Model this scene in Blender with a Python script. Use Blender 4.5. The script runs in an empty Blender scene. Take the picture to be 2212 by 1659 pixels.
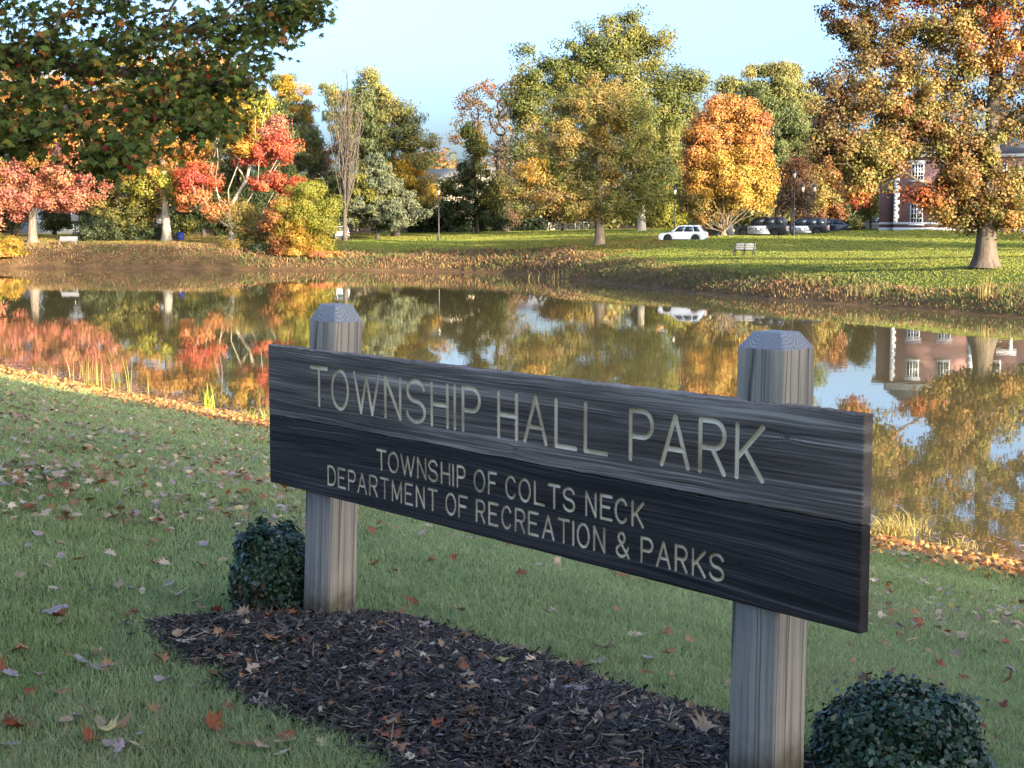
import bpy, math, random
import numpy as np
from mathutils import Vector, Matrix
S = bpy.context.scene
C = S.collection
RNG = np.random.default_rng(7)
random.seed(7)
rad = math.radians

# ------------------------------------------------------------------ camera, sky, sun, exposure
CAMZ = 4.1
PITCH = rad(5.84)
cam = bpy.data.cameras.new('camera'); camo = bpy.data.objects.new('camera', cam); C.objects.link(camo)
camo.location = (0, 0, CAMZ); camo.rotation_euler = (math.pi/2 - PITCH, 0, 0)
cam.sensor_width = 36; cam.lens = 36*3260/2212; cam.clip_start = 0.1; cam.clip_end = 4000
S.camera = camo
SUN_AZ, SUN_EL = rad(138), rad(11.3)          # azimuth clockwise from +Y
sunvec = Vector((math.sin(SUN_AZ)*math.cos(SUN_EL), math.cos(SUN_AZ)*math.cos(SUN_EL), math.sin(SUN_EL)))
W = bpy.data.worlds.new('World'); S.world = W; W.use_nodes = True
wn = W.node_tree.nodes; wl = W.node_tree.links
sky = wn.new('ShaderNodeTexSky'); sky.sky_type = 'NISHITA'; sky.sun_disc = False
sky.sun_elevation = SUN_EL; sky.sun_rotation = SUN_AZ
sky.air_density = 0.65; sky.dust_density = 5.4; sky.ozone_density = 2.6
bg = wn['Background']; bg.inputs['Strength'].default_value = 0.15
wl.new(sky.outputs[0], bg.inputs[0])
sl = bpy.data.lights.new('sun', 'SUN'); slo = bpy.data.objects.new('sun', sl); C.objects.link(slo)
sl.energy = 2.9; sl.angle = rad(0.5); sl.color = (1.0, 0.84, 0.62)
slo.rotation_euler = sunvec.to_track_quat('Z', 'Y').to_euler()
S.view_settings.view_transform = 'Standard'; S.view_settings.look = 'None'
S.view_settings.exposure = 2.62; S.view_settings.gamma = 1.0
S.cycles.max_bounces = 6; S.cycles.diffuse_bounces = 3; S.cycles.glossy_bounces = 3; S.cycles.transmission_bounces = 3
S.cycles.use_denoising = True
S.cycles.caustics_reflective = False; S.cycles.caustics_refractive = False

# ------------------------------------------------------------------ picture -> place
F_, CX_, CY_ = 3260.0, 1106.0, 829.5
cP, sP = math.cos(PITCH), math.sin(PITCH)
def ray(x, y):
    u = (x-CX_)/F_; v = (CY_-y)/F_
    return np.array([u, cP + v*sP, -sP + v*cP])
def at(x, y, Y):
    d = ray(x, y); return np.array([0, 0, CAMZ]) + d*(Y/d[1])
def onz(x, y, z):
    d = ray(x, y); return np.array([0, 0, CAMZ]) + d*((z-CAMZ)/d[2])

# ------------------------------------------------------------------ object helpers
def tag(o, label=None, cat=None, group=None, kind=None):
    if label: o['label'] = label
    if cat: o['category'] = cat
    if group: o['group'] = group
    if kind: o['kind'] = kind
    return o
def empty(name, loc, rz=0.0, label=None, cat=None, group=None):
    o = bpy.data.objects.new(name, None); C.objects.link(o)
    o.location = loc; o.rotation_euler = (0, 0, rz); o.empty_display_size = 0.3
    return tag(o, label, cat, group)
def npmesh(name, V, F, col=None, smooth=False, fmat=None):
    """V (n,3); F: array (m,k) or list of such arrays of different k"""
    me = bpy.data.meshes.new(name)
    V = np.asarray(V, np.float32)
    Fs = [np.asarray(f, np.int32) for f in (F if isinstance(F, list) else [F]) if len(f)]
    me.vertices.add(len(V)); me.vertices.foreach_set('co', V.ravel())
    loops = np.concatenate([f.ravel() for f in Fs]); cnt = np.concatenate([np.full(len(f), f.shape[1]) for f in Fs])
    st = np.concatenate([[0], np.cumsum(cnt)[:-1]]).astype(np.int32)
    me.loops.add(len(loops)); me.loops.foreach_set('vertex_index', loops)
    me.polygons.add(len(cnt)); me.polygons.foreach_set('loop_start', st)
    if smooth: me.polygons.foreach_set('use_smooth', np.ones(len(cnt), bool))
    if fmat is not None: me.polygons.foreach_set('material_index', np.asarray(fmat, np.int32))
    if col is not None:
        a = me.attributes.new('col', 'FLOAT_COLOR', 'POINT')
        c = np.ones((len(V), 4), np.float32); c[:, :3] = col; a.data.foreach_set('color', c.ravel())
    me.update(calc_edges=True); me.validate()
    return me
def link(name, me, mats, parent=None):
    o = bpy.data.objects.new(name, me); C.objects.link(o)
    for m in (mats if isinstance(mats, (list, tuple)) else [mats]): me.materials.append(m)
    if parent is not None: o.parent = parent
    return o
class MB:
    """collects simple solids, then links them as one mesh object"""
    def __init__(s): s.V = []; s.F = {}; s.n = 0
    def add(s, V, faces):
        V = np.asarray(V, float).reshape(-1, 3); s.V.append(V)
        for f in faces: s.F.setdefault(len(f), []).append([i+s.n for i in f])
        s.n += len(V); return s
    def box(s, c, d, rz=0.0):
        x, y, z = [k/2 for k in d]
        P = np.array([[-x,-y,-z],[x,-y,-z],[x,y,-z],[-x,y,-z],[-x,-y,z],[x,-y,z],[x,y,z],[-x,y,z]])
        if rz: P = P @ np.array([[math.cos(rz), math.sin(rz), 0], [-math.sin(rz), math.cos(rz), 0], [0, 0, 1]])
        return s.add(P+np.array(c), [(3,2,1,0),(4,5,6,7),(0,1,5,4),(1,2,6,5),(2,3,7,6),(3,0,4,7)])
    def hexa(s, P): return s.add(P, [(3,2,1,0),(4,5,6,7),(0,1,5,4),(1,2,6,5),(2,3,7,6),(3,0,4,7)])
    def tube(s, pts, rs, n=8, caps=True):
        V, F = tube(np.array(pts, float), rs, n)
        k = len(pts); fs = [tuple(f) for f in F]
        if caps: fs += [tuple(range(n))[::-1], tuple(range((k-1)*n, k*n))]
        return s.add(V, fs)
    def lathe(s, prof, n=16, c=(0, 0, 0), axis='z'):
        a = np.arange(n)*2*math.pi/n; V = []
        for r, z in prof:
            ring = np.stack([r*np.cos(a), r*np.sin(a), np.full(n, z)], 1)
            if axis == 'y': ring = ring[:, [0, 2, 1]]
            V.append(ring)
        V = np.concatenate(V)+np.array(c); fs = []
        for k in range(len(prof)-1):
            for i in range(n):
                q = (k*n+i, k*n+(i+1) % n, (k+1)*n+(i+1) % n, (k+1)*n+i); fs.append(q if axis == 'z' else q[::-1])
        e = (tuple(range(n))[::-1], tuple(range((len(prof)-1)*n, len(prof)*n)))
        fs += [e[0], e[1]] if axis == 'z' else [e[0][::-1], e[1][::-1]]
        return s.add(V, fs)
    def prism(s, poly, y0, y1):
        """polygon in x,z (counter-clockwise seen from -y) pushed from y0 to y1"""
        n = len(poly); V = [(x, y0, z) for x, z in poly]+[(x, y1, z) for x, z in poly]
        fs = [tuple(range(n)), tuple(range(n, 2*n))[::-1]]
        fs += [(i, i+n, (i+1) % n+n, (i+1) % n) for i in range(n)]
        return s.add(V, fs)
    def build(s, name, mat, parent=None, bevel=0.0, smooth=False, seg=2):
        me = npmesh(name, np.concatenate(s.V), [np.array(v) for v in s.F.values()], smooth=smooth)
        o = link(name, me, mat, parent)
        if bevel:
            m = o.modifiers.new('bevel', 'BEVEL'); m.width = bevel; m.segments = seg; m.limit_method = 'ANGLE'; m.angle_limit = rad(35)
        return o
def tube(P, rs, n=6):
    k = len(P); rs = np.broadcast_to(np.asarray(rs, float), (k,))
    T = np.gradient(P, axis=0); T /= np.linalg.norm(T, axis=1, keepdims=True)+1e-9
    ref = np.array([0.31, 0.9, 0.2]) if abs(T[0][2]) > .6 else np.array([0.05, 0.1, 1.0])
    A = np.cross(T, ref); A /= np.linalg.norm(A, axis=1, keepdims=True)+1e-9
    B = np.cross(T, A); a = np.arange(n)*2*math.pi/n
    V = P[:, None, :]+rs[:, None, None]*(np.cos(a)[None, :, None]*A[:, None, :]+np.sin(a)[None, :, None]*B[:, None, :])
    i = np.arange(n); F = []
    for j in range(k-1):
        F.append(np.stack([j*n+i, j*n+(i+1) % n, (j+1)*n+(i+1) % n, (j+1)*n+i], 1))
    return V.reshape(-1, 3), np.concatenate(F)
def vnoise(x, y, seed=0):
    """smooth value noise in numpy"""
    x = np.asarray(x, float); y = np.asarray(y, float)
    xi = np.floor(x).astype(np.int64); yi = np.floor(y).astype(np.int64); fx = x-xi; fy = y-yi
    def h(a, b):
        n = (a*374761393+b*668265263+seed*1442695041) & 0x7fffffff
        n = ((n ^ (n >> 13))*1274126177) & 0x7fffffff
        return ((n ^ (n >> 16)) & 0xffff)/65535.0
    fx = fx*fx*(3-2*fx); fy = fy*fy*(3-2*fy)
    return (h(xi, yi)*(1-fx)+h(xi+1, yi)*fx)*(1-fy)+(h(xi, yi+1)*(1-fx)+h(xi+1, yi+1)*fx)*fy
def sstep(a, b, x):
    t = np.clip((x-a)/(b-a), 0, 1); return t*t*(3-2*t)

# ------------------------------------------------------------------ materials
def newmat(name):
    m = bpy.data.materials.new(name); m.use_nodes = True
    nt = m.node_tree; return m, nt.nodes, nt.links, nt.nodes['Principled BSDF']
def plain(name, col, rough=.6, metal=0.0, spec=.5, noise=0.0, scale=20.0, bump=0.0, coat=0.0):
    m, n, l, b = newmat(name)
    b.inputs['Base Color'].default_value = (*col, 1); b.inputs['Roughness'].default_value = rough
    b.inputs['Metallic'].default_value = metal; b.inputs['Specular IOR Level'].default_value = spec
    b.inputs['Coat Weight'].default_value = coat
    if noise or bump:
        tc = n.new('ShaderNodeTexCoord'); t = n.new('ShaderNodeTexNoise'); t.inputs['Scale'].default_value = scale
        t.inputs['Detail'].default_value = 6; l.new(tc.outputs['Object'], t.inputs['Vector'])
        if noise:
            mx = n.new('ShaderNodeMix'); mx.data_type = 'RGBA'
            mx.inputs[6].default_value = (*[c*(1-noise) for c in col], 1); mx.inputs[7].default_value = (*[min(1, c*(1+noise)) for c in col], 1)
            l.new(t.outputs['Fac'], mx.inputs[0]); l.new(mx.outputs[2], b.inputs['Base Color'])
        if bump:
            bp = n.new('ShaderNodeBump'); bp.inputs['Strength'].default_value = bump; bp.inputs['Distance'].default_value = .02
            l.new(t.outputs['Fac'], bp.inputs['Height']); l.new(bp.outputs[0], b.inputs['Normal'])
    return m
def leafmat(name, trans=.35, rough=.55, spec=.3):
    m, n, l, b = newmat(name)
    a = n.new('ShaderNodeAttribute'); a.attribute_name = 'col'
    l.new(a.outputs['Color'], b.inputs['Base Color']); b.inputs['Roughness'].default_value = rough
    b.inputs['Specular IOR Level'].default_value = spec
    if trans:
        t = n.new('ShaderNodeBsdfTranslucent'); l.new(a.outputs['Color'], t.inputs['Color'])
        mx = n.new('ShaderNodeMixShader'); mx.inputs[0].default_value = trans
        l.new(b.outputs[0], mx.inputs[1]); l.new(t.outputs[0], mx.inputs[2])
        l.new(mx.outputs[0], n['Material Output'].inputs['Surface'])
    return m
def ramp(n, pts):
    r = n.new('ShaderNodeValToRGB'); e = r.color_ramp.elements
    while len(e) < len(pts): e.new(.5)
    for k, (p, c) in enumerate(pts): e[k].position = p; e[k].color = (*c, 1)
    return r
M_LEAF = leafmat('leaf', .25); M_NEEDLE = leafmat('needle', .12, .6, .2); M_BLADE = leafmat('grass_blade', .45, .7, .12)
M_DRY = leafmat('dry_leaf', .12, .7, .2); M_BOX = leafmat('boxwood_leaf', .1, .38, .5)
def bark(name, col, sc=1.0):
    m, n, l, b = newmat(name)
    tc = n.new('ShaderNodeTexCoord'); mp = n.new('ShaderNodeMapping'); mp.inputs['Scale'].default_value = (9*sc, 9*sc, 1.3*sc)
    t = n.new('ShaderNodeTexNoise'); t.inputs['Scale'].default_value = 1.2; t.inputs['Detail'].default_value = 7; t.inputs['Roughness'].default_value = .65
    l.new(tc.outputs['Object'], mp.inputs[0]); l.new(mp.outputs[0], t.inputs['Vector'])
    r = ramp(n, [(.3, [c*.45 for c in col]), (.55, col), (.8, [min(1, c*1.35) for c in col])])
    l.new(t.outputs['Fac'], r.inputs[0]); l.new(r.outputs[0], b.inputs['Base Color']); b.inputs['Roughness'].default_value = .9
    b.inputs['Specular IOR Level'].default_value = .15
    bp = n.new('ShaderNodeBump'); bp.inputs['Strength'].default_value = .7; bp.inputs['Distance'].default_value = .05/sc
    l.new(t.outputs['Fac'], bp.inputs['Height']); l.new(bp.outputs[0], b.inputs['Normal'])
    return m
B_GREY = bark('bark_grey', (.165, .135, .105), .45); B_DARK = bark('bark_dark', (.07, .055, .045), .5); B_PALE = bark('bark_pale', (.32, .28, .215), .45)
B_TAN = bark('bark_tan', (.22, .165, .11), .5); B_OAK = bark('bark_oak', (.11, .088, .066), .42)
M_BLACK = plain('black_metal', (.012, .012, .014), .45)
M_WHITE = plain('white_paint', (.72, .71, .68), .55, noise=.06, scale=6)
M_GLASS = plain('dark_glass', (.012, .014, .018), .08, spec=.7)

# ------------------------------------------------------------------ terrain
POND = np.array([(-60,100),(-45,81.5),(-30,62.9),(-15.4,45.2),(-8.8,36.6),(-5.5,32.7),(-1,27.0),(4.8,20),(6.4,18.3),(10,13.4),(17,5),
                 (24,2),(34,10),(38,25),(36,42),(30,58),(24,70.7),(19.6,80.5),(16,88),(11.9,98.3),(8.6,110),(5.4,123.5),(3.6,133),(-.3,142),(-6,148),
                 (-12,150.5),(-19,152.5),(-23.8,154.5),(-39.4,159),(-55.3,163),(-85,166),(-95,150),(-85,125)], float)
def pond_sd(x, y):
    """distance to the shoreline, positive on land"""
    P = np.stack([np.ravel(x), np.ravel(y)], 1).astype(float); out = np.full(len(P), 1e9); ins = np.zeros(len(P), bool)
    for a, b in zip(POND, np.roll(POND, -1, 0)):
        e = b-a; w = P-a; t = np.clip((w@e)/(e@e), 0, 1); out = np.minimum(out, np.linalg.norm(w-t[:, None]*e, axis=1))
        c = (a[1] > P[:, 1]) != (b[1] > P[:, 1])
        if b[1] != a[1]: ins ^= c & (P[:, 0] < (b[0]-a[0])*(P[:, 1]-a[1])/(b[1]-a[1])+a[0])
    return np.where(ins, -out, out).reshape(np.shape(x))
CT = []
for x, y, d in [(60,530,168),(300,528,168),(500,527,166),(70,525,172),(360,521,176),(150,510,200),(0,505,260),(300,505,260),(720,545,161),(900,547,157),
                (1080,545,151),(948,522,191),(745,522,180),(1000,500,260),(1295,528,142),(1215,501,200),(1385,502,180),(1300,554,127),(1605,553,118),
                (2130,579,85.7),(1900,560,105),(1560,512,146),(1700,510,148),(2000,498,150),(2212,503,150),(2212,556,96)]:
    p = at(x, y, d); CT.append(p)
CT += [np.array(p) for p in [(14.8,97,1.55),(17.8,90,1.4),(20.5,84,1.25),(24,77,1.25),(35,65,1.4),(50,55,2),(60,30,3),(80,100,3.2),(110,150,4.5),(0,400,5),(-200,400,5),(250,400,6),
                                (-120,165,2.6),(-110,120,2.6),(-130,250,4),(40,-10,3.4),(0,900,6),(-600,300,6),(700,300,6)]]
CT = np.array(CT)
_A = np.linalg.norm(CT[:, None, :2]-CT[None, :, :2], axis=2); _n = len(CT)
_M = np.block([[_A+np.eye(_n)*1.5, np.ones((_n, 1))], [np.ones((1, _n)), np.zeros((1, 1))]])
_w = np.linalg.solve(_M, np.concatenate([CT[:, 2], [0]]))
def height(x, y):
    x = np.asarray(x, float); y = np.asarray(y, float); sh = x.shape; X = x.ravel(); Y = y.ravel()
    ds = pond_sd(X, Y); s = .778*X+.628*Y
    zf = np.full(len(X), _w[-1])
    for k in range(_n): zf += _w[k]*np.hypot(X-CT[k, 0], Y-CT[k, 1])
    zf = np.clip(zf, .6, 14)
    dp = np.maximum(ds, 0)
    zfar = zf*(1-np.exp(-dp/2.1))+.05*vnoise(X*.8, Y*.8, 3)*np.minimum(dp, 1)
    zn = np.interp(dp, [0,.6,1.5,3,5,11.2,12.4,13.4,15,18,30,80], [0,.10,.24,.5,.92,2.26,2.44,2.52,2.55,2.6,2.9,4.5])+.02*(vnoise(X*1.3, Y*1.3, 5)-.5)*np.minimum(dp, 1)
    w = sstep(20, 32, s); z = zn*(1-w)+zfar*w
    z = np.where(ds < 0, -1.3*sstep(0, 5, -ds)-.02*np.minimum(-ds*5, 1), z)
    return z.reshape(sh)
def h1(x, y): return float(height(np.array([x]), np.array([y]))[0])

xs = np.unique(np.concatenate([[-1500,-900,-500,-300,-220,-180], np.arange(-150,-20,2.0), np.arange(-20,62,.55), np.arange(62,150,2.5), [170,200,260,350,600,1000,1500]]))
ys = np.unique(np.concatenate([[-400,-200,-100,-60,-40,-30], np.arange(-20,52,.5), np.arange(52,240,1.2), np.arange(245,400,8), [450,600,900,1500,2200]]))
GX, GY = np.meshgrid(xs, ys); GZ = height(GX, GY); GD = pond_sd(GX, GY)
nx, ny = len(xs), len(ys)
ii = (np.arange(ny-1)[:, None]*nx+np.arange(nx-1)[None, :]).ravel()
me = npmesh('ground', np.stack([GX.ravel(), GY.ravel(), GZ.ravel()], 1), np.stack([ii, ii+1, ii+nx+1, ii+nx], 1), smooth=True)
bank = np.zeros_like(GD)
farm = (.778*GX+.628*GY) > 22
wv = vnoise(GX*.18, GY*.18, 9)
wid = np.where(GX > 6, 3.6, np.where(GX > -28, 7.5, 9.5))
bank = np.where(farm, 1-sstep(wid*.55, wid*1.25, GD+3*(wv-.5)), 1-sstep(1.6, 2.9, GD+.8*(wv-.5)))
bank = np.where((GY > 164) & (GX < -18), np.maximum(bank, .75*(1-sstep(0, 30, GD-9))), bank)
bank = np.where(GY > 232, np.maximum(bank, sstep(232, 240, GY)), bank)
a = me.attributes.new('bank', 'FLOAT', 'POINT'); a.data.foreach_set('value', bank.ravel().astype(np.float32))
m, n, l, b = newmat('ground_lawn')
geo = n.new('ShaderNodeNewGeometry')
def noise(sc, det=5, rough=.6):
    t = n.new('ShaderNodeTexNoise'); t.inputs['Scale'].default_value = sc; t.inputs['Detail'].default_value = det; t.inputs['Roughness'].default_value = rough
    l.new(geo.outputs['Position'], t.inputs['Vector']); return t
def mix(f, a_, b_, mode='MIX'):
    x = n.new('ShaderNodeMix'); x.data_type = 'RGBA'; x.blend_type = mode
    for s, k in ((f, 0), (a_, 6), (b_, 7)):
        if isinstance(s, (int, float)): x.inputs[k].default_value = s
        elif isinstance(s, tuple): x.inputs[k].default_value = (*s, 1)
        else: l.new(s, x.inputs[k])
    return x.outputs[2]
g1 = ramp(n, [(.3, (.055,.085,.018)), (.5, (.085,.115,.022)), (.72, (.15,.145,.035))]); l.new(noise(.16, 8, .7).outputs['Fac'], g1.inputs[0])
g2 = ramp(n, [(.3, (.35,.35,.35)), (.65, (1.25,1.25,1.25))]); l.new(noise(9, 6, .75).outputs['Fac'], g2.inputs[0])
lawnc = mix(.75, g1.outputs[0], g2.outputs[0], 'MULTIPLY')
b1 = ramp(n, [(.25, (.035,.03,.014)), (.45, (.10,.06,.028)), (.6, (.17,.095,.045)), (.8, (.10,.095,.03))]); l.new(noise(.9, 9, .78).outputs['Fac'], b1.inputs[0])
at_ = n.new('ShaderNodeAttribute'); at_.attribute_name = 'bank'
l.new(mix(at_.outputs['Fac'], lawnc, b1.outputs[0]), b.inputs['Base Color'])
b.inputs['Roughness'].default_value = .95; b.inputs['Specular IOR Level'].default_value = .1
bp = n.new('ShaderNodeBump'); bp.inputs['Strength'].default_value = .8; bp.inputs['Distance'].default_value = .05
l.new(noise(14, 6, .8).outputs['Fac'], bp.inputs['Height']); l.new(bp.outputs[0], b.inputs['Normal'])
tag(link('ground', me, m), kind='structure')

# water
m, n, l, b = newmat('pond_water')
b.inputs['Base Color'].default_value = (.095, .078, .032, 1); b.inputs['Roughness'].default_value = .015; b.inputs['IOR'].default_value = 1.34
geo = n.new('ShaderNodeNewGeometry')
mp = n.new('ShaderNodeMapping'); mp.inputs['Scale'].default_value = (1.0, .8, 1); l.new(geo.outputs['Position'], mp.inputs[0])
t1 = n.new('ShaderNodeTexNoise'); t1.inputs['Scale'].default_value = 1.6; t1.inputs['Detail'].default_value = 3
l.new(mp.outputs[0], t1.inputs['Vector'])
t2 = n.new('ShaderNodeTexNoise'); t2.inputs['Scale'].default_value = .06; t2.inputs['Detail'].default_value = 2; l.new(geo.outputs['Position'], t2.inputs['Vector'])
r2 = ramp(n, [(.42, (.25,.25,.25)), (.62, (1,1,1))]); l.new(t2.outputs['Fac'], r2.inputs[0])
mm = n.new('ShaderNodeMath'); mm.operation = 'MULTIPLY'; l.new(t1.outputs['Fac'], mm.inputs[0]); l.new(r2.outputs[0], mm.inputs[1])
bp = n.new('ShaderNodeBump'); bp.inputs['Strength'].default_value = .22; bp.inputs['Distance'].default_value = .012
l.new(mm.outputs[0], bp.inputs['Height']); l.new(bp.outputs[0], b.inputs['Normal'])
tag(link('pond_water', npmesh('pond_water', [(-98,0,0),(42,0,0),(42,168,0),(-98,168,0)], np.array([[0,1,2,3]])), m), kind='structure')

# ------------------------------------------------------------------ palettes (linear albedo)
PAL = dict(
 red=[(.46,.085,.04),(.52,.13,.05),(.42,.07,.045)], pink=[(.48,.17,.10),(.44,.13,.09),(.52,.24,.10),(.42,.15,.11)],
 orange=[(.52,.24,.06),(.48,.19,.055),(.52,.29,.06)], redor=[(.52,.20,.07),(.52,.25,.07),(.48,.15,.06)],
 yellow=[(.56,.37,.06),(.54,.31,.055),(.50,.35,.07),(.56,.28,.055)], ygreen=[(.25,.24,.03),(.30,.27,.035),(.18,.20,.025)],
 ygold=[(.40,.27,.03),(.30,.24,.03),(.45,.22,.03)], olive=[(.14,.13,.03),(.18,.155,.034),(.11,.11,.026)],
 tanol=[(.25,.205,.05),(.32,.23,.05),(.20,.185,.045),(.31,.18,.045)], green=[(.11,.13,.028),(.14,.145,.03),(.085,.11,.024)],
 lgreen=[(.17,.17,.035),(.14,.155,.03),(.21,.185,.04)], dgreen=[(.038,.055,.022),(.05,.07,.025),(.065,.08,.028)],
 pine=[(.12,.145,.05),(.16,.17,.06),(.09,.115,.045)], pinelt=[(.22,.22,.07),(.28,.24,.07),(.17,.18,.06)],
 spruce=[(.13,.15,.085),(.18,.19,.10),(.10,.12,.07)], rust=[(.24,.09,.03),(.18,.07,.03),(.28,.13,.04)],
 brown=[(.14,.085,.04),(.10,.065,.035),(.19,.11,.05)], oak=[(.33,.22,.055),(.25,.205,.05),(.34,.18,.05),(.19,.17,.04),(.25,.105,.04),(.14,.125,.03)],
 oakred=[(.42,.12,.04),(.34,.07,.035),(.42,.20,.05),(.34,.22,.05)], oakdk=[(.16,.11,.04),(.17,.075,.035),(.14,.12,.035),(.26,.17,.045)],
 maple=[(.06,.09,.018),(.08,.108,.022),(.048,.072,.017),(.105,.108,.024)], grey=[(.20,.16,.11),(.16,.13,.09)],
)

# ------------------------------------------------------------------ trees
TONE = .82
def leaf_quads(P, N, ln, wd, rng, up=0.0):
    """bent diamond leaves: 4 verts each"""
    k = len(P); N = N/(np.linalg.norm(N, axis=1, keepdims=True)+1e-9)
    R = rng.normal(size=(k, 3)); R[:, 2] += up
    A = R-(R*N).sum(1)[:, None]*N; A /= np.linalg.norm(A, axis=1, keepdims=True)+1e-9
    B = np.cross(N, A); ln = ln*rng.uniform(.65, 1.35, k)[:, None]; wd = wd*rng.uniform(.65, 1.35, k)[:, None]
    a = P+A*ln*.5; c = P-A*ln*.5; q = rng.uniform(-.2, .2, k)[:, None]
    b_ = P+B*wd*.5+A*ln*q-N*ln*.12; d = P-B*wd*.5+A*ln*q-N*ln*.12
    V = np.stack([a, b_, c, d], 1).reshape(-1, 3); i = np.arange(k)*4
    return V, np.stack([i, i+1, i+2, i+3], 1)
def crown_points(lobes, ncl, rng, sharp=2.0, shell=2.6):
    """lobes: (center, radii, palette, weight) in metres"""
    w = np.array([(l_[1][0]*l_[1][2])*l_[3] for l_ in lobes]); w /= w.sum()
    P, Ni, pal = [], [], []
    for l_, f in zip(lobes, w):
        k = max(2, int(round(ncl*f))); u = rng.normal(size=(k, 3))
        if sharp > 2: u /= (np.abs(u)**sharp).sum(1, keepdims=True)**(1/sharp)
        else: u /= np.linalg.norm(u, axis=1, keepdims=True)
        P.append(np.array(l_[0])+u*(rng.uniform(0, 1, k)**(1/shell)*np.clip(rng.normal(1, .13, k), .7, 1.4))[:, None]*np.array(l_[1])); Ni.append(u); pal += [l_[2]]*k
    return np.concatenate(P), np.concatenate(Ni), pal
def skeleton(trunk, cl, kp, rng, jit=.10):
    nodes = [np.array(t) for t in trunk]; par = [-1]+list(range(len(trunk)-1)); plen = [0.0]
    for i in range(1, len(trunk)): plen.append(0.0)
    ok = [i for i in range(len(trunk))]
    t0 = max(1, int(len(trunk)*.35)); ends = []
    order = np.argsort(np.linalg.norm(cl-np.array(trunk[-1])*.5-np.array(trunk[0])*.5, axis=1))
    for ci in order:
        N = np.array(nodes); d = np.linalg.norm(N-cl[ci], axis=1)+kp*np.array(plen)
        d += np.maximum(0, N[:, 2]-cl[ci][2])*1.2; d[:t0] += 50
        j = int(np.argmin(d)); p = nodes[j]; v = cl[ci]-p; L = np.linalg.norm(v)
        mid = p+v*.5+rng.normal(size=3)*L*jit+np.array([0, 0, -.04*L])
        nodes.append(mid); par.append(j); plen.append(plen[j]+L*.5)
        nodes.append(cl[ci]); par.append(len(nodes)-2); plen.append(plen[j]+L); ends.append(len(nodes)-1)
    return np.array(nodes), par, ends
def skel_mesh(nodes, par, ends, r0, ntrunk, rtop, flare, rmin=.012, sides=6, pw=.5):
    load = np.zeros(len(nodes)); load[ends] = 1
    for i in range(len(nodes)-1, 0, -1): load[par[i]] += load[i]
    tot = max(load[0], 1); r = np.maximum(rmin, r0*.72*(load/tot)**pw)
    V, F = [], []; off = 0
    tr = nodes[:ntrunk]; zz = (tr[:, 2]-tr[0, 2])/(tr[-1, 2]-tr[0, 2])
    rt = r0*(1-(1-rtop)*zz); z = tr[:, 2]-tr[0, 2]; rt = rt*(1+flare*np.exp(-np.maximum(z, 0)/(r0*1.25)))
    v, f = tube(tr, rt, 14); 
    V.append(v); F.append(f); off += len(v)
    for i in range(ntrunk, len(nodes)):
        p = par[i]; rp = min(r[p]*.9, max(r[i]*1.25, r[i])) if p >= ntrunk else r[i]*1.2
        v, f = tube(np.array([nodes[p], nodes[i]]), [rp, r[i]], sides); V.append(v); F.append(f+off); off += len(v)
    return np.concatenate(V), np.concatenate(F)
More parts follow.
